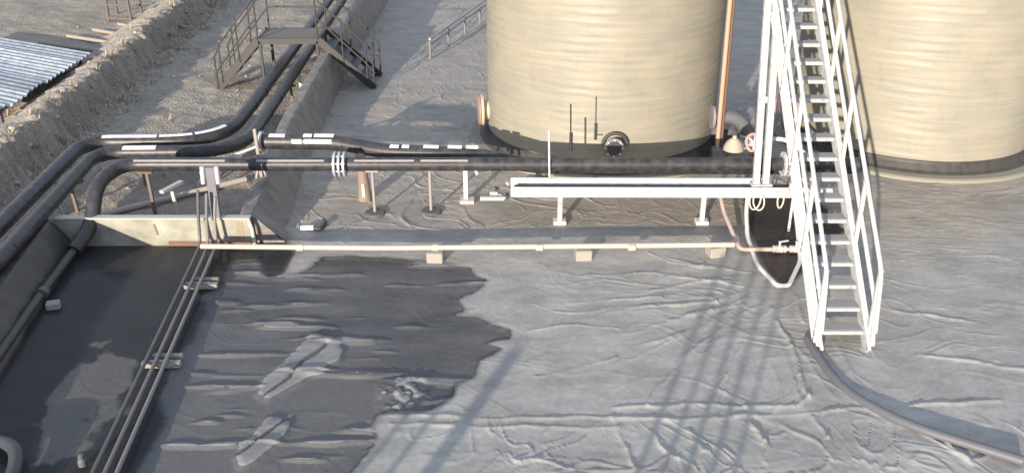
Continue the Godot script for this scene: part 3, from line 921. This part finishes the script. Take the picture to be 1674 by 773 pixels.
# ---------------------------------------------------------------- posts and supports
func build_supports() -> void:
	var grey := mat(0.30, 0.27, 0.25, 0.6)
	var pale := mat(0.55, 0.51, 0.47, 0.55)
	# disc-footed posts under the rack
	var t: Node3D
	var g: Geo
	for e in [[-2.23, -13.6, "thin post with a round dark foot, right of the leaning rubber boot"], [-1.32, -13.66, "thin post with a round dark foot, left of the white hooked post"]]:
		t = thing("disc_foot_post", e[2], "pipe support", Vector3(e[0], 0.03, e[1]), "disc footed posts under the rack pipes")
		g = Geo.new(); g.rod(Vector3(0, 0.02, 0), Vector3(0, 0.74, 0), 0.026)
		obj("post", g, grey, t)
		g = Geo.new(); g.lathe(Vector3.ZERO, [Vector2(0.17, 0.0), Vector2(0.17, 0.035), Vector2(0.15, 0.05), Vector2(0.0, 0.05)], 24)
		obj("round_foot", g, mat(0.11, 0.10, 0.095, 0.7), t)
		g = Geo.new(); g.bar(Vector3(-0.1, 0.755, 0), Vector3(0.1, 0.755, 0), 0.08, 0.03)
		obj("saddle", g, grey, t)
	t = thing("hooked_post", "white post with a curved arm over its top, left of the cable tray's end", "pipe support", Vector3(-0.77, 0.03, -14.1))
	g = Geo.new(); g.box(Vector3(0, 0.35, 0), Vector3(0.075, 0.7, 0.075))
	obj("post", g, pale, t)
	g = Geo.new(); g.box(Vector3(0.02, 0.03, 0.02), Vector3(0.24, 0.06, 0.2))
	obj("foot_plate", g, pale, t)
	g = Geo.new(); g.tube(bend([Vector3(-0.14, 0.6, 0.02), Vector3(-0.02, 0.7, 0.03), Vector3(0.14, 0.68, 0.05), Vector3(0.2, 0.52, 0.06)], 0.1), 0.03)
	obj("curved_arm", g, pale, t)
	t = thing("boot_post", "short tan post wrapped in a worn boot, under the rack's left flange", "pipe support", Vector3(-2.48, 0.03, -14.2))
	g = Geo.new(); g.tube([Vector3(0, 0.0, 0), Vector3(0, 0.2, 0), Vector3(-0.01, 0.5, 0), Vector3(-0.02, 0.76, 0)], [0.12, 0.1, 0.085, 0.07], 14)
	obj("boot", g, mat(0.36, 0.27, 0.21, 0.8, 0.0, grain, 2.0), t)
	g = Geo.new(); g.box(Vector3(0.0, 0.2, 0.1), Vector3(0.05, 0.24, 0.03))
	obj("white_tag", g, pale, t)
	g = Geo.new(); g.lathe(Vector3(-0.02, 0.76, 0), [Vector2(0.085, 0), Vector2(0.09, 0.07), Vector2(0.05, 0.1), Vector2(0.0, 0.1)], 14)
	obj("collar", g, mat(0.45, 0.3, 0.27, 0.7), t)
	# tall strut at the cream panel
	t = thing("panel_strut", "tall grey strut rising from the cream panel, white ends beside its head", "strut", Vector3(-4.47, 0.44, -12.55))
	g = Geo.new(); g.bar(Vector3(0.02, 0.0, 0), Vector3(0.03, 0.82, -0.02), 0.13, 0.09)
	obj("strut_body", g, mat(0.17, 0.16, 0.19, 0.5), t)
	for s in [-1, 1]:
		g = Geo.new(); g.tube([Vector3(0.03 + s * 0.11, 0.58, 0.05), Vector3(0.03 + s * 0.105, 0.84, 0.02)], 0.036, 12)
		obj("white_end", g, white_paint, t)
	g = Geo.new(); g.bar(Vector3(-0.13, 0.74, 0.0), Vector3(0.19, 0.74, 0.0), 0.05, 0.04)
	obj("cross_clamp", g, mat(0.17, 0.16, 0.18, 0.5), t)
	# pale braced post on the wall corner
	t = thing("braced_post", "pale slender post standing on the wall corner, with two short legs", "post", Vector3(-4.14, 0.5, -14.0))
	g = Geo.new(); g.bar(Vector3(0.02, 0, 0), Vector3(0, 0.85, 0), 0.05, 0.05)
	obj("post", g, grey, t)
	g = Geo.new(); g.bar(Vector3(0.12, 0, 0.02), Vector3(0.02, 0.3, 0), 0.035, 0.035)
	obj("leg", g, grey, t)
	g = Geo.new(); g.bar(Vector3(-0.06, 0, 0.05), Vector3(0.0, 0.3, 0), 0.035, 0.035)
	obj("leg", g, grey, t)
	g = Geo.new(); g.bar(Vector3(-0.9, 0.18, -0.1), Vector3(0.0, 0.55, 0), 0.035, 0.035)
	obj("brace", g, pale, t)
	# empty T stands behind the cream panel
	var rust := mat(0.16, 0.12, 0.10, 0.7)
	for e in [[Vector3(-7.2, 0, -13.8), 0.42, 0.52, rust, "empty brown T stand in the dirt beside the left side wall"], [Vector3(-5.5, 0, -13.66), 0.46, 0.5, pale, "empty pale T stand in the shade behind the cream panel"]]:
		t = thing("pipe_stand", e[4], "pipe stand", e[0], "T stands on the dirt")
		g = Geo.new(); g.bar(Vector3(0.03, -0.05, 0), Vector3(0, e[1], 0), 0.05, 0.05)
		obj("post", g, e[3], t)
		g = Geo.new(); g.bar(Vector3(-0.09, e[1] + 0.02, e[2] * 0.42), Vector3(0.1, e[1] + 0.03, -e[2] * 0.42), 0.08, 0.05)
		obj("crossbar", g, e[3], t)
	# posts under the two black pipes and under the rack
	for e in [[Vector3(-5.83, 0, -13.6), 0.78, "dark post with a clamp head holding the front rack pipe behind the cream panel"], [Vector3(-6.45, 0, -14.9), 0.48, "dark post under the white highlighted bend of the black pipes"], [Vector3(-7.1, 0, -11.6), 0.47, "dark post under the black pipes beside the left side wall"], [Vector3(-4.83, 0, -19.4), 0.47, "dark post under the black pipes in front of the crossover stairs"]]:
		t = thing("pipe_post", e[2], "pipe support", e[0], "posts under the black pipes")
		g = Geo.new(); g.bar(Vector3(0.02, -0.05, 0), Vector3(0, e[1], 0), 0.05, 0.05)
		obj("post", g, rust, t)
		g = Geo.new(); g.bar(Vector3(-0.11, e[1], 0.02), Vector3(0.11, e[1], 0.02), 0.12, 0.03)
		obj("clamp_head", g, rust, t)
	for e in [[Vector3(-5.06, 0, -20.4), "white stake beside the black pipes, nearer the rack"], [Vector3(-4.86, 0, -22.6), "white stake beside the black pipes, just in front of the crossover platform"], ]:
		g = Geo.new(); g.bar(e[0] + Vector3(0.24, -0.05, 0), e[0] + Vector3(0.2, 0.42, 0), 0.07, 0.05)
		tag(obj("white_stake", g, white_paint), e[1], "stake", "white stakes by the black pipes")
	for e in [[-6.52, -12.9, "pale stake left of the dropping elbow, nearest the wall corner"], [-6.72, -11.2, "pale stake between the black pipes and the side wall, nearest the left edge"]]:
		g = Geo.new(); g.bar(Vector3(e[0] - 0.35, -0.05, e[1]), Vector3(e[0] - 0.46, 0.5, e[1]), 0.035, 0.03)
		tag(obj("pale_stake", g, pale), e[2], "stake", "pale stakes beside the side wall")
	g = Geo.new(); g.tube([Vector3(-7.0, 0.07, -13.2), Vector3(-4.7, 0.07, -15.0)], 0.05, 10)
	tag(obj("ground_pipe", g, mat(0.42, 0.38, 0.33, 0.7)), "pale pipe lying on the dirt behind the cream panel, slanting towards the black pipes", "pipe")

# ---------------------------------------------------------------- white cable tray
func build_tray() -> void:
	var t := thing("cable_tray", "long white cable tray on short legs, in front of the cream tank", "cable tray", Vector3(0, 0, -13.3))
	var x0 := -0.02
	var x1 := 5.02
	var g := Geo.new()
	g.bar(Vector3(x0, 0.60, 0.12), Vector3(x1, 0.585, 0.12), 0.03, 0.17)
	obj("front_flange", g, white_paint, t)
	g = Geo.new()
	g.bar(Vector3(x0, 0.545, -0.04), Vector3(x1, 0.53, -0.04), 0.28, 0.02)
	obj("tray_bottom", g, mat(0.3, 0.3, 0.32, 0.5), t)
	g = Geo.new()
	g.bar(Vector3(x0, 0.63, -0.19), Vector3(x1 - 1.0, 0.62, -0.19), 0.03, 0.17)
	obj("back_flange", g, white_paint, t)
	for k in 3:
		g = Geo.new()
		g.rod(Vector3(x0 + 0.05, 0.6, -0.1 + k * 0.055), Vector3(x1 - 0.8 + k * 0.3, 0.585, -0.1 + k * 0.055), 0.022)
		obj("cable", g, mat(0.04, 0.04, 0.045, 0.4) if k < 2 else mat(0.5, 0.5, 0.52, 0.4), t)
	for x in [0.76, 3.02]:
		g = Geo.new()
		g.box(Vector3(x, 0.28, 0.06), Vector3(0.075, 0.48, 0.07))
		var leg := obj("leg", g, white_paint, t)
		g = Geo.new()
		g.box(Vector3(x, 0.065, 0.06), Vector3(0.2, 0.06, 0.18))
		obj("foot_block", g, mat(0.62, 0.58, 0.52, 0.7), leg)
	g = Geo.new()
	g.box(Vector3(4.95, 0.585, 0.13), Vector3(0.16, 0.12, 0.07))
	obj("end_cap", g, white_paint, t)
	# clamps and offcuts at its left end
	var c := thing("tray_clamps", "small heap of grey clamps hanging off the white tray's left end", "clamps", Vector3(-0.2, 0.5, -13.35))
	var rng := RandomNumberGenerator.new()
	rng.seed = 9
	for k in 7:
		g = Geo.new()
		g.box(Vector3(rng.randf_range(-0.16, 0.14), rng.randf_range(-0.06, 0.18), rng.randf_range(-0.15, 0.1)), Vector3(rng.randf_range(0.05, 0.16), 0.04, rng.randf_range(0.05, 0.1)), Basis.from_euler(Vector3(rng.randf(), rng.randf() * 3.0, rng.randf() - 0.5)))
		obj("clamp", g, [mat(0.1, 0.1, 0.11, 0.5), mat(0.4, 0.4, 0.42, 0.4), white_paint][k % 3], c)
	g = Geo.new()
	g.bar(Vector3(-0.3, -0.04, 0.1), Vector3(0.1, -0.04, 0.1), 0.07, 0.05)
	obj("bracket_arm", g, mat(0.55, 0.53, 0.5, 0.5), c)
	# two upright white struts at the tray
	for e in [[3.84, "left one of the two tall white struts standing on the cable tray"], [3.99, "right one of the two tall white struts, nearer the white stairs"]]:
		t = thing("white_strut", e[1], "strut", Vector3(e[0], 0.66, -13.34), "tall white struts on the tray")
		t.rotation_degrees.z = 3.2
		g = Geo.new()
		for s in [-1, 1]: g.box(Vector3(s * 0.038, 2.5, 0), Vector3(0.022, 5.0, 0.085))
		g.box(Vector3(0, 2.5, 0.028), Vector3(0.056, 5.0, 0.012))
		obj("channel", g, white_paint, t)
		g = Geo.new()
		g.box(Vector3(0, 0.012, 0.02), Vector3(0.18, 0.03, 0.16))
		obj("base_plate", g, white_paint, t)
	# upright pipe in front of the tank's right side
	t = thing("copper_pipe", "tall copper brown pipe standing upright against the cream tank's right side", "pipe", Vector3(3.79, 0.03, -15.95))
	g = Geo.new(); g.rod(Vector3(0, 0.25, 0), Vector3(-0.08, 6.2, 0), 0.04, 16)
	obj("pipe_body", g, mat(0.45, 0.30, 0.21, 0.45), t)
	g = Geo.new(); g.box(Vector3(0, 0.14, 0), Vector3(0.2, 0.28, 0.2), Basis(), 0.02)
	obj("base_block", g, mat(0.2, 0.19, 0.18, 0.7), t)
	g = Geo.new(); g.rod(Vector3(0.075, 0.3, -0.03), Vector3(-0.01, 6.2, -0.03), 0.03, 12)
	obj("return_pipe", g, mat(0.14, 0.08, 0.06, 0.6), t)
	# slim rods standing on the rack in front of the tank
	g = Geo.new(); g.bar(Vector3(0.595, 0.7, -13.5), Vector3(0.57, 1.5, -13.5), 0.03, 0.025)
	tag(obj("white_rod", g, white_paint), "slim white rod standing upright in front of the cream tank", "rod")
	t = thing("gauge_stem", "thin black gauge stem rising from the rack pipe in front of the tank", "gauge", Vector3(0.95, 1.0, -13.95))
	g = Geo.new(); g.rod(Vector3.ZERO, Vector3(-0.02, 0.78, 0), 0.012, 8)
	obj("stem", g, mat(0.03, 0.03, 0.03, 0.5), t)
	g = Geo.new(); g.rod(Vector3(0, 0.0, 0), Vector3(0, 0.3, 0), 0.028, 10)
	obj("body", g, mat(0.03, 0.03, 0.03, 0.5), t)
	g = Geo.new(); g.bar(Vector3(0, 0.09, 0), Vector3(0.13, 0.09, 0), 0.025, 0.02)
	obj("handle", g, mat(0.05, 0.05, 0.05, 0.5), t)
	# fittings between the tanks
	t = thing("spool_fitting", "grey flanged pipe spool in the shade between the two tanks", "pipe fitting", Vector3(3.95, 0, -16.3))
	g = Geo.new(); g.tube(bend([Vector3(-0.25, 0.85, 0.2), Vector3(0.2, 0.85, 0.2), Vector3(0.55, 0.35, 0.2), Vector3(0.6, 0.02, 0.2)], 0.25), 0.13, 18)
	obj("elbow", g, mat(0.12, 0.12, 0.13, 0.5), t)
	g = Geo.new(); g.ring(Vector3(-0.27, 0.85, 0.2), Vector3.RIGHT, 0.22, 0.05)
	obj("flange", g, mat(0.22, 0.21, 0.23, 0.5), t)
	g = Geo.new(); g.tube([Vector3(0.1, 0.02, -0.5), Vector3(0.1, 0.4, -0.5), Vector3(0.1, 0.46, -0.5)], [0.34, 0.34, 0.26], 24)
	obj("drum", g, mat(0.12, 0.12, 0.128, 0.5), t)
	t = thing("cream_cap", "cream domed cap on the rack pipe at the tank's right foot", "pipe fitting", Vector3(3.62, 0.98, -14.1))
	g = Geo.new(); g.tube([Vector3(0, -0.02, 0), Vector3(0, 0.03, 0), Vector3(0, 0.12, 0), Vector3(0, 0.17, 0)], [0.17, 0.165, 0.12, 0.06], 14)
	obj("dome", g, mat(0.38, 0.35, 0.28, 0.7), t)
	g = Geo.new(); g.rod(Vector3(0, 0.16, 0), Vector3(0, 0.22, 0), 0.035, 8)
	obj("knob", g, mat(0.46, 0.41, 0.31, 0.6), t)
	for e in [[Vector3(4.02, 0.98, -14.35), Basis.from_euler(Vector3(-0.5, 0.3, 0.2)), "red handwheel valve left of the white struts, beside the cream cap"], [Vector3(4.5, 1.5, -14.9), Basis.from_euler(Vector3(0.1, 1.1, 0)), "red and white handwheel valve high up behind the white stairs' rail"]]:
		t = thing("handwheel_valve", e[2], "valve", e[0])
		g = Geo.new(); g.torus(Vector3.ZERO, e[1], 0.15, 0.03)
		obj("wheel_rim", g, mat(0.45, 0.29, 0.28, 0.5), t)
		g = Geo.new()
		for k in 3:
			var a := TAU * k / 6.0
			g.rod(e[1] * Vector3(cos(a), sin(a), 0) * 0.14, e[1] * Vector3(cos(a), sin(a), 0) * -0.14, 0.02, 7)
		obj("wheel_spokes", g, mat(0.62, 0.5, 0.5, 0.5), t)
		g = Geo.new(); g.tube([Vector3(0, 0, 0), e[1] * Vector3(0, 0, -0.3)], 0.06, 12)
		obj("bonnet", g, mat(0.55, 0.52, 0.52, 0.5), t)
		g = Geo.new(); g.rod(Vector3(0, -0.05, -0.25), Vector3(0.02, -e[0].y + 0.05, -0.25), 0.045, 10)
		obj("riser", g, mat(0.3, 0.29, 0.29, 0.5), t)
	g = Geo.new(); g.tube(bend([Vector3(4.0, 1.05, -14.0), Vector3(4.25, 1.2, -14.0), Vector3(4.5, 1.15, -13.95), Vector3(4.75, 0.95, -13.8)], 0.15), 0.035, 10)
	tag(obj("white_jumper_hose", g, mat(0.62, 0.6, 0.56, 0.5)), "short white jumper hose arching over the rack pipes beside the white struts", "hose")
	t = thing("junction_box", "small white junction box on the outer stringer of the white stairs", "box", Vector3(4.33, 0.74, -12.95))
	g = Geo.new(); g.box(Vector3.ZERO, Vector3(0.16, 0.2, 0.1), Basis(), 0.012)
	obj("housing", g, white_paint, t)
	g = Geo.new(); g.box(Vector3(0, 0, 0.056), Vector3(0.13, 0.17, 0.012), Basis(), 0.004)
	obj("lid", g, white_paint, t)
	g = Geo.new(); g.rod(Vector3(0, -0.1, 0), Vector3(0, -0.7, 0), 0.024, 8)
	obj("conduit", g, white_paint, t)

# ---------------------------------------------------------------- stairs
func build_white_stairs() -> void:
	var rise := 0.2
	var run := 0.222
	var n := 23
	var xl := 3.78
	var xr := 4.36
	var t := thing("white_stairs", "steep white steel stairs with open treads and double handrails at the right", "stairs", Vector3(0, 0.02, -9.55))
	var at := func(x: float, k: float, up := 0.0) -> Vector3: return Vector3(x, rise * k + up, -run * k)
	var g := Geo.new()
	for x in [xl, xr]:
		g = Geo.new()
		g.bar(at.call(x, -0.2, 0.05), at.call(x, n, 0.05), 0.04, 0.19)
		var s := obj("stringer", g, white_paint, t)
		g = Geo.new()
		var out: float = -0.035 if x == xl else 0.035
		g.bar(at.call(x + out, -0.2, 0.135), at.call(x + out, n, 0.135), 0.05, 0.02)
		g.bar(at.call(x + out, -0.2, -0.04), at.call(x + out, n, -0.04), 0.05, 0.02)
		obj("stringer_lip", g, white_paint, s)
		for hgt in [0.5, 0.95]:
			g = Geo.new()
			g.tube(bend([at.call(x + out, -0.35, hgt * 0.4), at.call(x + out, 0.3, hgt + 0.05), at.call(x + out, n, hgt + 0.05)], 0.15), 0.028, 10)
			obj("handrail" if hgt > 0.7 else "middle_rail", g, white_paint, t)
		for k in range(0, n + 1, 4):
			g = Geo.new()
			g.bar(at.call(x + out, k + 0.4, -0.02), at.call(x + out, k + 0.4, 1.0), 0.05, 0.045)
			var post := obj("rail_post", g, white_paint, t)
			for q in [0.0, 0.08]:
				g = Geo.new()
				var bp: Vector3 = at.call(x + out * 1.75, k + 0.4, 0.02 + q)
				g.ring(bp, Vector3.RIGHT, 0.016, 0.014, 6)
				obj("bolt", g, mat(0.3, 0.27, 0.24, 0.5, 0.5), post)
		g = Geo.new()
		g.box(at.call(x, -0.25, 0.055), Vector3(0.14, 0.02, 0.22))
		obj("foot_plate", g, white_paint, t)
	var tread_mat := mat(0.42, 0.42, 0.43, 0.6, 0.0, grain, 4.0)
	var nose_mat := mat(0.48, 0.49, 0.5, 0.55, 0.0, dirty, 1.1)
	for k in range(1, n):
		g = Geo.new()
		var p: Vector3 = at.call((xl + xr) / 2.0, k)
		g.box(p + Vector3(0, 0, 0.0), Vector3(xr - xl - 0.045, 0.03, 0.19))
		var tr := obj("tread", g, tread_mat, t)
		g = Geo.new()
		g.box(p + Vector3(0, -0.012, 0.105), Vector3(xr - xl - 0.045, 0.05, 0.026))
		obj("nosing", g, nose_mat, tr)
	# landing out of the picture that carries the stair's head
	g = Geo.new()
	var top: Vector3 = at.call((xl + xr) / 2.0, n)
	g.box(top + Vector3(0, -0.03, -0.6), Vector3(0.9, 0.06, 1.25))
	obj("landing", g, tread_mat, t)
	for k in 2:   # brackets that tie the landing to the second tank
		g = Geo.new()
		g.bar(Vector3(top.x + 0.2, top.y - 0.1, top.z - 0.3 - k * 0.8), Vector3(6.3, top.y - 0.1, -6.15 - k * 0.55), 0.09, 0.09)
		obj("landing_bracket", g, white_paint, t)

func build_crossover() -> void:
	var t := thing("crossover_stairs", "dark steel crossover stairs stepping over the black pipes and the wall", "stairs", Vector3(-5.08, 0, -21.15))
	var h := 1.2
	var hw := 0.68     # half length of the platform
	var hd := 0.52     # half depth
	var g := Geo.new()
	for k in 2:
		g = Geo.new()
		var s := -1.0 if k == 0 else 1.0
		g.bar(Vector3(-hw, h - 0.06, s * hd), Vector3(hw, h - 0.06, s * hd), 0.05, 0.13)
		obj("platform_beam", g, dark_steel, t)
		g = Geo.new()
		g.bar(Vector3(s * hw, h - 0.06, -hd), Vector3(s * hw, h - 0.06, hd), 0.05, 0.13)
		obj("platform_beam", g, dark_steel, t)
	for k in 9:
		g = Geo.new()
		g.box(Vector3(0, h - 0.01, -hd + 0.085 + k * 0.108), Vector3(hw * 2 - 0.06, 0.025, 0.06))
		obj("grating_bar", g, mat(0.075, 0.075, 0.08, 0.6), t)
	for sx in [-1, 1]:
		for sz in [-1, 1]:
			g = Geo.new()
			g.bar(Vector3(sx * (hw - 0.03), 0, sz * (hd - 0.02)), Vector3(sx * (hw - 0.03), h - 0.12, sz * (hd - 0.02)), 0.06, 0.06)
			obj("leg", g, dark_steel, t)
	# flights: foot further out on both sides
	for side in [-1.0, 1.0]:
		var foot: float = 1.72 if side < 0 else 1.9
		var a := Vector3(side * hw, h - 0.03, 0)
		var b := Vector3(side * foot, 0.04, 0)
		for sz in [-1, 1]:
			g = Geo.new()
			g.bar(a + Vector3(0, 0, sz * hd), b + Vector3(0, 0, sz * hd), 0.05, 0.17)
			obj("stringer", g, dark_steel, t)
		for k in range(1, 5):
			g = Geo.new()
			g.box(a.lerp(b, k / 5.0) + Vector3(0, 0.02, 0), Vector3(0.23, 0.03, hd * 2 - 0.06))
			obj("tread", g, mat(0.085, 0.085, 0.09, 0.6), t)
		for sz in [-1, 1]:
			var o := Vector3(0, 0, sz * (hd + 0.03))
			var rails := [0.5, 0.95]
			for r in rails:
				g = Geo.new()
				g.tube([a + o + Vector3(0, r, 0), b + o + Vector3(-side * 0.18, r + 0.12, 0), b + o + Vector3(0.03 * side, r * 0.72, 0)], 0.02, 8)
				obj("handrail", g, dark_steel, t)
			for f in [0.45, 0.88, 1.0]:
				g = Geo.new()
				var p := a.lerp(b, f) + o
				g.rod(p, p + Vector3(0, 1.0 if f < 0.9 else 0.7, 0), 0.02, 8)
				obj("rail_post", g, dark_steel, t)
	for sz in [-1, 1]:
		if sz > 0: continue
		for r in [0.5, 0.95]:
			g = Geo.new()
			g.rod(Vector3(-hw, h + r, sz * hd), Vector3(hw, h + r, sz * hd), 0.02, 8)
			obj("platform_rail", g, dark_steel, t)
	for x in [-hw, hw]:
		for sz in [-1, 1]:
			g = Geo.new()
			g.rod(Vector3(x, h, sz * (hd + 0.03)), Vector3(x, h + 0.97, sz * (hd + 0.03)), 0.02, 8)
			obj("rail_post", g, dark_steel, t)

# ---------------------------------------------------------------- beyond the berm
func build_yard_left() -> void:
	var t := thing("corrugated_roof", "low pale blue grey corrugated metal roof lying beyond the berm, top left", "roof", Vector3(-10.05, 0.62, -21.6))
	var along := Vector3(-3.2, -0.12, -2.0).normalized()
	var edge := Vector3(0.28, 0, 4.7).normalized()
	var up := edge.cross(along).normalized()
	if up.y < 0: up = -up
	var cols := [Color(0.30, 0.34, 0.38), Color(0.42, 0.46, 0.50), Color(0.36, 0.40, 0.45), Color(0.26, 0.29, 0.33), Color(0.40, 0.44, 0.48), Color(0.33, 0.37, 0.42)]
	for k in 6:
		var g := Geo.new()
		var s0 := k * 0.84
		var start: float = [0.0, 0.03, 0.1, 0.2, 0.16, 0.3][k]
		var n := 50
		for layer in 2:
			var base := g.v.size()
			for j in n + 1:
				var u := 0.9 * j / n
				var wv := sin(u / 0.9 * TAU * 4.0)
				var sl := cos(u / 0.9 * TAU * 4.0) * 0.024 * TAU * 4.0 / 0.9
				var nn := (up - edge * sl).normalized() * (1.0 if layer == 0 else -1.0)
				for e in 2:
					g.v.append(edge * (s0 + u) + up * (wv * 0.024 + 0.012 * (k % 2) - layer * 0.004) + along * (start if e == 0 else 5.2))
					g.n.append(nn)
			for j in n:
				g.tri(base + j * 2, base + j * 2 + 1, base + j * 2 + 2)
				g.tri(base + j * 2 + 1, base + j * 2 + 3, base + j * 2 + 2)
		obj("roof_sheet", g, mat(cols[k].r * 1.55, cols[k].g * 1.5, cols[k].b * 1.45, 0.45, 0.1, blotch, 0.5), t)
	var g2 := Geo.new()
	g2.bar(edge * 0.05 + along * 0.25 - up * 0.06, edge * 4.6 + along * 0.45 - up * 0.06, 0.07, 0.07)
	obj("eave_beam", g2, mat(0.1, 0.1, 0.11, 0.7), t)
	for q in [0.2, 2.4, 4.5]:
		g2 = Geo.new()
		var p: Vector3 = edge * q + along * 4.8 - up * 0.05
		g2.bar(p, Vector3(p.x, -0.7, p.z), 0.09, 0.09)
		obj("rear_post", g2, mat(0.1, 0.1, 0.11, 0.7), t)
		g2 = Geo.new()
		p = edge * q + along * 0.4 - up * 0.08
		g2.bar(p, Vector3(p.x, -0.7, p.z), 0.09, 0.09)
		obj("front_post", g2, mat(0.1, 0.1, 0.11, 0.7), t)
	# poles lying in the dirt beside it
	for k in 5:
		g2 = Geo.new()
		var o := Vector3(-10.9 + k * 0.22, 0.22, -23.5 - k * 0.72)
		g2.tube([o + Vector3(0.9, 0.03, 0.55), o + Vector3(-1.7 + 0.2 * k, 0.0, -0.75)], 0.05, 8)
		tag(obj("lying_pole", g2, mat(0.44, 0.38, 0.31, 0.8, 0.0, grain, 2.0)), ["dusty pole lying on the dirt, closest to the corrugated roof", "dusty pole lying on the dirt, second from the corrugated roof", "dusty pole lying on the dirt, middle one of five", "dusty pole lying on the dirt, second farthest from the corrugated roof", "dusty pole lying on the dirt, farthest from the corrugated roof"][k], "pole", "poles lying beyond the berm")
	# steel stand at the top edge
	t = thing("steel_stand", "brown steel stand with rungs on the dirt at the top left edge", "stand", Vector3(-11.5, 0.15, -27.0))
	var br := mat(0.12, 0.10, 0.09, 0.7)
	for e in [[-0.36, 0.0], [0.36, 0.12], [-0.5, -1.0], [0.3, -0.9]]:
		g2 = Geo.new()
		g2.bar(Vector3(e[0], -0.05, e[1]), Vector3(e[0] * 0.75, 2.4, e[1] * 0.8), 0.07, 0.07)
		obj("leg", g2, br, t)
	for y in [0.12, 0.5, 0.95, 1.5]:
		g2 = Geo.new()
		g2.bar(Vector3(-0.36, y, 0.0), Vector3(0.36, y, 0.1), 0.06, 0.05)
		obj("rung", g2, br, t)
	g2 = Geo.new()
	g2.box(Vector3(0, 2.42, -0.4), Vector3(1.0, 0.06, 1.2))
	obj("deck", g2, br, t)
	# rail behind, left of the tank
	t = thing("sloping_rail", "pale double rail slanting over the liner left of the cream tank", "rail", Vector3(-2.1, 0, -23.2))
	for y in [0.42, 0.56]:
		g2 = Geo.new()
		g2.tube([Vector3(0, y, 0), Vector3(1.3, y + 0.06, -4.6), Vector3(2.3, y + 0.1, -8.0)], 0.035, 10)
		obj("rail", g2, mat(0.33, 0.32, 0.3, 0.6), t)
	for k in 6:
		g2 = Geo.new()
		var f := k * 1.35
		g2.rod(Vector3(f * 0.283, 0, -f), Vector3(f * 0.283, 0.52, -f), 0.03, 8)
		obj("post", g2, mat(0.2, 0.19, 0.18, 0.6), t)

# ---------------------------------------------------------------- unseen posts added behind the camera to cast shadow lines into view
func build_behind() -> void:
	var t := thing("shadow_posts", "row of slim steel posts added behind the viewpoint to cast shadow lines right of centre", "frame", Vector3(0, 0, 1.0))
	for e in [[-2.0, 2.95, 0.032], [-1.74, 3.0, 0.028], [-1.5, 3.05, 0.032], [-1.25, 3.0, 0.028], [-1.02, 2.95, 0.026], [-4.1, 2.35, 0.085], [-4.5, 2.2, 0.035], [-4.8, 2.15, 0.03]]:
		var g := Geo.new()
		g.rod(Vector3(e[0], -0.1, 0), Vector3(e[0], e[1], 0), e[2], 10)
		obj("post", g, dark_steel, t)

func _ready() -> void:
	# camera
	var cam := Camera3D.new()
	cam.name = "camera"
	cam.position = Vector3(0, 6.2, 0)
	cam.rotation_degrees = Vector3(-25.8, 0, 0)
	cam.fov = 28.9
	cam.near = 0.05
	cam.far = 3000.0
	add_child(cam)
	cam.current = true
	# sky, exposure
	var we := WorldEnvironment.new()
	we.name = "world_environment"
	var env := Environment.new()
	env.background_mode = Environment.BG_SKY
	var sky := Sky.new()
	var sm := ProceduralSkyMaterial.new()
	sm.sky_top_color = Color(0.535, 0.59, 0.675)
	sm.sky_horizon_color = Color(0.78, 0.78, 0.78)
	sm.sky_curve = 0.2
	sm.ground_horizon_color = Color(0.6, 0.56, 0.5)
	sm.ground_bottom_color = Color(0.35, 0.31, 0.27)
	sm.sky_energy_multiplier = 1.15
	sky.sky_material = sm
	env.sky = sky
	env.tonemap_mode = Environment.TONE_MAPPER_LINEAR
	env.tonemap_exposure = 1.57
	env.sdfgi_enabled = true
	env.ssao_enabled = true
	env.ssil_enabled = true
	we.environment = env
	add_child(we)
	# sun
	var sun := DirectionalLight3D.new()
	sun.name = "sun"
	sun.light_energy = 1.6
	sun.light_color = Color(1.0, 0.945, 0.87)
	sun.light_angular_distance = 0.5
	sun.shadow_enabled = true
	var az := deg_to_rad(SUN_AZ)
	var el := deg_to_rad(SUN_EL)
	add_child(sun)
	sun.look_at_from_position(Vector3.ZERO, Vector3(sin(az) * cos(el), -sin(el), -cos(az) * cos(el)), Vector3.UP)
	# shared materials
	grain = tex(0.06, 1, 0.72)
	blotch = tex(0.012, 2, 0.7)
	dusty = tex(0.02, 61, 0.45)
	dirty = tex(0.022, 62, 0.9)
	dirty.color_ramp.set_color(0, Color(0.72, 0.66, 0.58))
	dirty.color_ramp.add_point(0.32, Color(0.88, 0.87, 0.85))
	soft = tex(0.03, 8, 0.9)
	bumps = tex(0.05, 6, 0.0, true, 6.0)
	black_pipe = mat(0.085, 0.081, 0.086, 0.42, 0.0, dusty, 0.5, 0.05)
	white_mark = mat(0.75, 0.74, 0.76, 0.5)  # white for the painted pipe highlights and the small fitting
	white_paint = mat(0.60, 0.62, 0.64, 0.45, 0.0, dirty, 0.5)
	dark_steel = mat(0.05, 0.047, 0.045, 0.55, 0.1)
	# structure
	build_liner()
	build_dirt()
	build_walls()
	# objects
	build_tanks()
	build_pipes()
	build_supports()
	build_tray()
	build_white_stairs()
	build_crossover()
	build_yard_left()
	build_behind()
